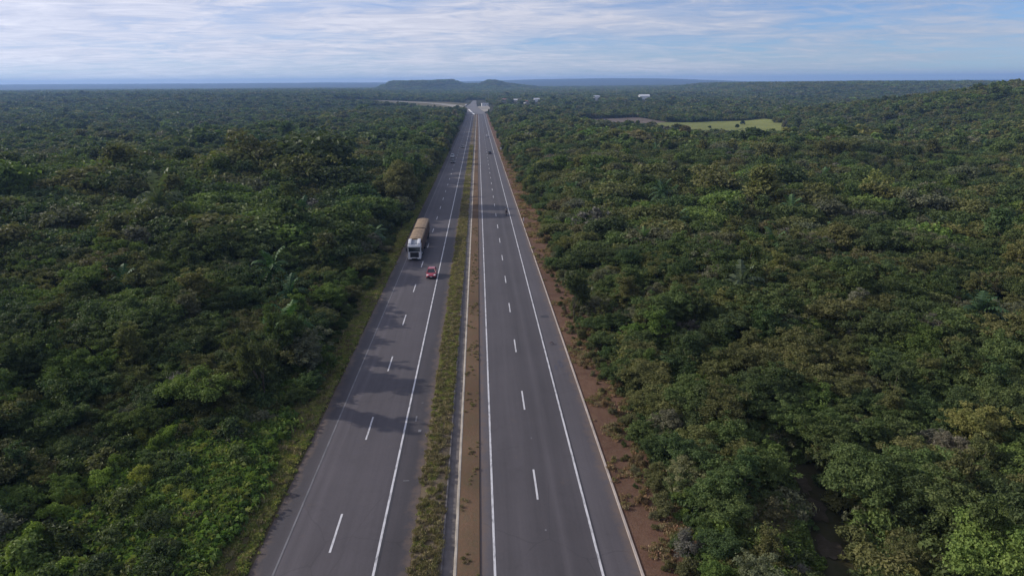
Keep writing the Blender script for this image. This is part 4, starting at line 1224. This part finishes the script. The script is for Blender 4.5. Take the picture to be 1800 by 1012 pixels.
# the rider sits on the saddle, hands on the grips (faces local +y)
rd = tag(empty('person', (MX, MY, MZ), 0), 'rider in dark clothes and dark helmet sitting on the motorcycle', 'person')
J = [(0, -.28, .93, (.15, .12)), (0, -.25, 1.10, (.14, .105)), (0, -.17, 1.28, (.165, .11)), (0, -.12, 1.38, (.13, .09)), (0, -.09, 1.46, .055), (0, -.05, 1.54, (.08, .09)), (0, -.03, 1.64, (.082, .095))]
E_ = [(0, 1), (1, 2), (2, 3), (3, 4), (4, 5), (5, 6)]; T = [(j[0], j[1], j[2], (j[3][0] + .018, j[3][1] + .018)) for j in J[:4]]; TE = [(0, 1), (1, 2), (2, 3)]
P2 = [(0, -.29, .92, (.162, .13))]; PE = []
for sx in (-1, 1):
    n = len(J)
    J += [(sx * .12, -.22, .90, .092), (sx * .24, .16, .82, .062), (sx * .21, -.02, .42, .048), (sx * .21, .06, .34, .04), (sx * .21, .15, .33, .032)]
    E_ += [(0, n), (n, n + 1), (n + 1, n + 2), (n + 2, n + 3), (n + 3, n + 4)]
    m = len(P2); P2 += [(sx * .12, -.22, .90, .106), (sx * .24, .16, .82, .08), (sx * .21, 0, .46, .064)]; PE += [(0, m), (m, m + 1), (m + 1, m + 2)]
    n = len(J); J += [(sx * .19, -.12, 1.36, .062), (sx * .31, .02, 1.16, .045), (sx * .34, .18, 1.06, .03)]
    E_ += [(3, n), (n, n + 1), (n + 1, n + 2)]
    m = len(T); T += [(sx * .19, -.12, 1.36, .078), (sx * .31, .02, 1.16, .06), (sx * .335, .15, 1.075, .045)]; TE += [(3, m), (m, m + 1), (m + 1, m + 2)]
    hand_chain(J, E_, n + 2, (0, 1, -.25), (sx, 0, 0))
skin_mesh('body', J, E_, M['skin'], rd); skin_mesh('jacket', T, TE, M['dark_cloth'], rd); skin_mesh('trousers', P2, PE, M['dark_cloth'], rd)
head_parts(rd, (0, -.03, 1.60), M['helmet'])

# ------------------------------------------------------------------ small roadside things
def post(label, x, y, h, w=.13):
    e = tag(empty('marker_post', (x, y, float(prof(y)) + .06)), label, 'marker post', 'white posts along the kerb')
    MB().box((0, 0, h / 2), (w, w, h), (.9, .9)).build('post', M['white_paint'], e, bevel=.015)
    MB().box((0, -.072, h * .82), (w * .7, .012, .12)).build('reflector', M['red_lamp'], e)
    return e


post('short white post on the kerb level with the motorcycle', 10.75, 167.0, .85, .2)
sg = tag(empty('road_sign', (11.6, 369.5, float(prof(369.5)) + .06)), 'small blank white sign board on a post beside the red dirt', 'sign')
MB().tube([(0, 0, -.2), (0, 0, 2.1)], .045, 8).build('post', M['rim'], sg)
MB().box((0, -.06, 1.75), (.95, .03, .95)).build('panel', M['white_paint'], sg, bevel=.008)
# torn strip of tyre on the shoulder
mb = MB(); rings = []
for q in range(13):
    a = 2.6 * q / 12; w = .10 * (1 - .5 * abs(q - 6) / 6) + .03 * ((q * 7) % 3); rr = .30 + .03 * ((q * 5) % 3)
    px, pz = math.cos(a) * rr, .05 + .20 * math.sin(a * 1.1) ** 2
    rings.append([(px, math.sin(a) * .24 - w, pz), (px, math.sin(a) * .24 + w, pz + .03), (px * .93, math.sin(a) * .24 + w, pz + .05), (px * .93, math.sin(a) * .24 - w, pz + .03)])
o = mb.loft(rings).build('tyre_scrap', simple('scrap_rubber', (.05, .032, .036), .9), None, loc=(8.75, 81.0, float(prof(81)) + .012)); tag(o, 'small dark torn tyre scrap lying on the kerb side shoulder', 'debris')

# ------------------------------------------------------------------ far buildings and masts
M['wall_white'] = simple('white_wall', (0.66, 0.65, 0.63), .9, var=.1, scale=.4)
M['wall_cream'] = simple('cream_wall', (0.55, 0.47, 0.38), .9, var=.1, scale=.4)
M['tile'] = simple('tile_roof', (0.30, 0.15, 0.10), .9, var=.25, scale=.6)
M['tin'] = simple('tin_roof', (0.50, 0.50, 0.52), .5, var=.15, scale=.3)
M['pink_roof'] = simple('faded_roof', (0.52, 0.36, 0.33), .8, var=.2, scale=.4)


def house(name, label, x, y, w, d, h, rz, wall, roof, cat='house', group='small houses beyond the junction', flat=False):
    z = hz(x, y); e = tag(empty(name, (x, y, z), rz), label, cat, group)
    MB().box((0, 0, h / 2 - .3), (w, d, h + .6)).build('wall', wall, e)
    if flat:
        MB().box((0, 0, h + .16), (w + .8, d + .8, .3)).build('roof', roof, e)
    else:
        o = .5; MB().prism([(-d / 2 - o, h - .05), (0, h + d * .26), (d / 2 + o, h - .05), (d / 2 + o, h + .1), (0, h + d * .26 + .18), (-d / 2 - o, h + .1)], -w / 2 - o, w / 2 + o).build('roof', roof, e)
    MB().box((w * .08, -d / 2 - .03, 1.05), (.95, .06, 2.1)).build('door', M['board'], e)
    for q in (-.32, .34): MB().box((w * q, -d / 2 - .03, 1.6), (1.2, .06, 1.0)).build('window', M['glass'], e)
    return e


house('service_building', 'low white building with a flat roof beside the junction forecourt', 12.5, 1284, 12, 8, 4.2, .1, M['wall_white'], M['tin'], 'building', None, True)
for (lab, x, y, w, d, h, rz, wl, rf) in (
        ('white house nearest the masts, just right of the highway end', 57, 1530, 10, 8, 4.5, .2, M['wall_white'], M['tile']),
        ('cream house beside the white one at the highway end', 80, 1500, 9, 8, 4, -.3, M['wall_cream'], M['tin']),
        ('bright white tin roofed house alone among trees', 122, 1470, 11, 9, 6, .1, M['wall_white'], M['tin']),
        ('low white house with tiled roof at the clearing', 96, 1410, 8, 7, 3.6, .5, M['wall_white'], M['tile'])):
    house('house', lab, x, y, w, d, h, rz, wl, rf)
house('white_house', 'tall white house standing over the wood in front of the far plain', 262, 1560, 13, 9, 8.5, .25, M['wall_white'], M['tin'])
house('warehouse', 'long white roofed warehouse in the far wood', 388, 1640, 24, 12, 8.0, .1, M['wall_white'], simple('white_roof', (.72, .72, .72), .6), 'warehouse', None)
house('farm_shed', 'pink roofed farm shed at the back of the brown field', 181, 930, 10, 7, 3.2, .15, M['wall_cream'], M['pink_roof'], 'shed', 'farm sheds')
house('farm_shed', 'smaller faded roof shed behind the brown field, next to the meadow', 204, 905, 8, 6, 2.8, -.2, M['wall_cream'], M['pink_roof'], 'shed', 'farm sheds')


def mast(label, x, y, h):
    e = tag(empty('mast', (x, y, hz(x, y))), label, 'mast', 'thin masts on the plain')
    MB().tube([(0, 0, 0), (0, 0, h)], [.22, .10], 6).build('pole', M['rim'], e)
    m = MB()
    for q in range(3): m.box((0, 0, h - .6 - 1.2 * q), (1.6 - .2 * q, .12, .12))
    m.build('crossarm', M['rim'], e)


for lab, x, y, h in (('tall thin mast beyond the white house', 345, 1750, 30), ('thin mast at the highway end, taller than the houses', 22, 1500, 22), ('thin mast between two far houses', 210, 1640, 20)): mast(lab, x, y, h)
# field edge trees standing alone on the meadow
for q, (x, y, s) in enumerate(((240, 640, .9), (268, 700, 1.0), (214, 640, .6), (262, 762, 1.1))):
    plant(PROTO['mid'][q], 'tree', x, y, hz(x, y) + .3, q, (s, s, s), (.035, .06, .022), ['small dark tree alone in the middle of the meadow', 'round tree alone on the far part of the meadow', 'lowest tree alone at the near side of the meadow', 'dark tree at the back edge of the meadow'][q], 'tree', 'trees on the meadow')

# ------------------------------------------------------------------ air
hb = MB(); hb.box((0, 7600, 36), (26000, 15800, 116))
hz_o = hb.build('haze', None); hz_o.data.materials.clear()
hm = bpy.data.materials.new('haze'); hm.use_nodes = True; ht = hm.node_tree; ht.nodes.clear(); hk = NT(ht)
ho = hk.n('ShaderNodeOutputMaterial'); pv = hk.n('ShaderNodeVolumePrincipled')
pv.inputs['Color'].default_value = (0.36, 0.58, 1.0, 1); pv.inputs['Density'].default_value = 0.000115; pv.inputs['Anisotropy'].default_value = 0.15
hk.l(pv.outputs[0], ho.inputs['Volume']); hz_o.data.materials.append(hm); tag(hz_o, kind='stuff')

# ------------------------------------------------------------------ sky, sun
w = bpy.data.worlds.new('World'); SC.world = w; w.use_nodes = True
t = w.node_tree; t.nodes.clear(); k = NT(t)
wo = k.n('ShaderNodeOutputWorld'); bg = k.n('ShaderNodeBackground'); k.l(bg.outputs[0], wo.inputs[0]); bg.inputs['Strength'].default_value = 0.11
sky = k.n('ShaderNodeTexSky', sky_type='NISHITA'); sky.sun_disc = False; sky.sun_elevation = SUN_EL
sun_dir = Vector((-math.cos(SUN_AHEAD) * math.cos(SUN_EL), math.sin(SUN_AHEAD) * math.cos(SUN_EL), math.sin(SUN_EL)))
sky.sun_rotation = math.atan2(sun_dir.x, sun_dir.y); sky.air_density = 0.8; sky.dust_density = 0.15; sky.ozone_density = 4.0; sky.altitude = 200
g = k.n('ShaderNodeTexCoord').outputs['Generated']; sp = k.n('ShaderNodeSeparateXYZ'); k.l(g, sp.inputs[0])
zz = k.math('ADD', k.math('MAXIMUM', sp.outputs[2], 0.0), 0.075)
px, py = k.math('DIVIDE', sp.outputs[0], zz), k.math('DIVIDE', sp.outputs[1], zz)
cb = k.n('ShaderNodeCombineXYZ'); k.l(px, cb.inputs[0]); k.l(py, cb.inputs[1])
mp = k.n('ShaderNodeMapping'); mp.inputs['Rotation'].default_value = (0, 0, R_(-24)); mp.inputs['Scale'].default_value = (.85, 1.25, 1); k.l(cb.outputs[0], mp.inputs[0])
n1 = k.noise(mp.outputs[0], .42, 9, .62, .5); n2 = k.noise(mp.outputs[0], 1.9, 7, .65, .9)
mp2 = k.n('ShaderNodeMapping'); mp2.inputs['Location'].default_value = (3.1, 1.7, 0); mp2.inputs['Scale'].default_value = (.12, .2, 1); k.l(cb.outputs[0], mp2.inputs[0])
n3 = k.noise(mp2.outputs[0], 1.0, 4, .5)
side = k.maprange(sp.outputs[0], -.62, .62, .26, -.03)       # thicker cloud on the sun's side
cov = k.math('ADD', k.math('ADD', k.math('MULTIPLY', n1, .62), k.math('MULTIPLY', n2, .44)), k.math('ADD', side, k.math('MULTIPLY', n3, .25)))
mask = k.maprange(cov, .57, .84, .10, .95)
mask = k.math('MULTIPLY', k.math('POWER', mask, .8), k.maprange(sp.outputs[2], 0.0, .03, .62, .94))
thick = k.maprange(k.math('ADD', n2, k.math('MULTIPLY', n1, .6)), .62, 1.0, 0, 1)
cloud = k.mix(thick, (5.0, 5.3, 6.7, 1), (7.8, 7.75, 8.6, 1))
cloud = k.mix(1.0, cloud, k.maprange(sp.outputs[0], -.6, .6, 1.12, .66), 'MULTIPLY')
blue = k.mix(1.0, sky.outputs[0], (.76, .90, 1.18, 1), 'MULTIPLY')
k.l(k.mix(mask, blue, cloud), bg.inputs['Color'])
sl = bpy.data.lights.new('sun', 'SUN'); sl.energy = 4.1; sl.angle = R_(1.0); sl.color = (1.0, .93, .82)
so = bpy.data.objects.new('sun', sl); so.rotation_euler = sun_dir.to_track_quat('Z', 'Y').to_euler(); so.location = (-200, 60, 100); link(so)

# ------------------------------------------------------------------ camera and render
cd = bpy.data.cameras.new('camera'); cd.sensor_fit = 'HORIZONTAL'; cd.angle = 2 * math.atan(900 / 1200); cd.clip_start = .5; cd.clip_end = 60000
co = bpy.data.objects.new('camera', cd); link(co)
co.matrix_world = Matrix(((rt.x, up.x, -fw.x, 0), (rt.y, up.y, -fw.y, 0), (rt.z, up.z, -fw.z, CAM_H), (0, 0, 0, 1)))
SC.camera = co
SC.view_settings.view_transform = 'Standard'; SC.view_settings.look = 'None'; SC.view_settings.gamma = 1.0; SC.view_settings.exposure = 0.0
cy = SC.cycles
cy.max_bounces = 5; cy.diffuse_bounces = 3; cy.glossy_bounces = 2; cy.transmission_bounces = 4; cy.volume_bounces = 1; cy.transparent_max_bounces = 4
cy.use_denoising = True; cy.denoiser = 'OPENIMAGEDENOISE'; cy.caustics_reflective = False; cy.caustics_refractive = False
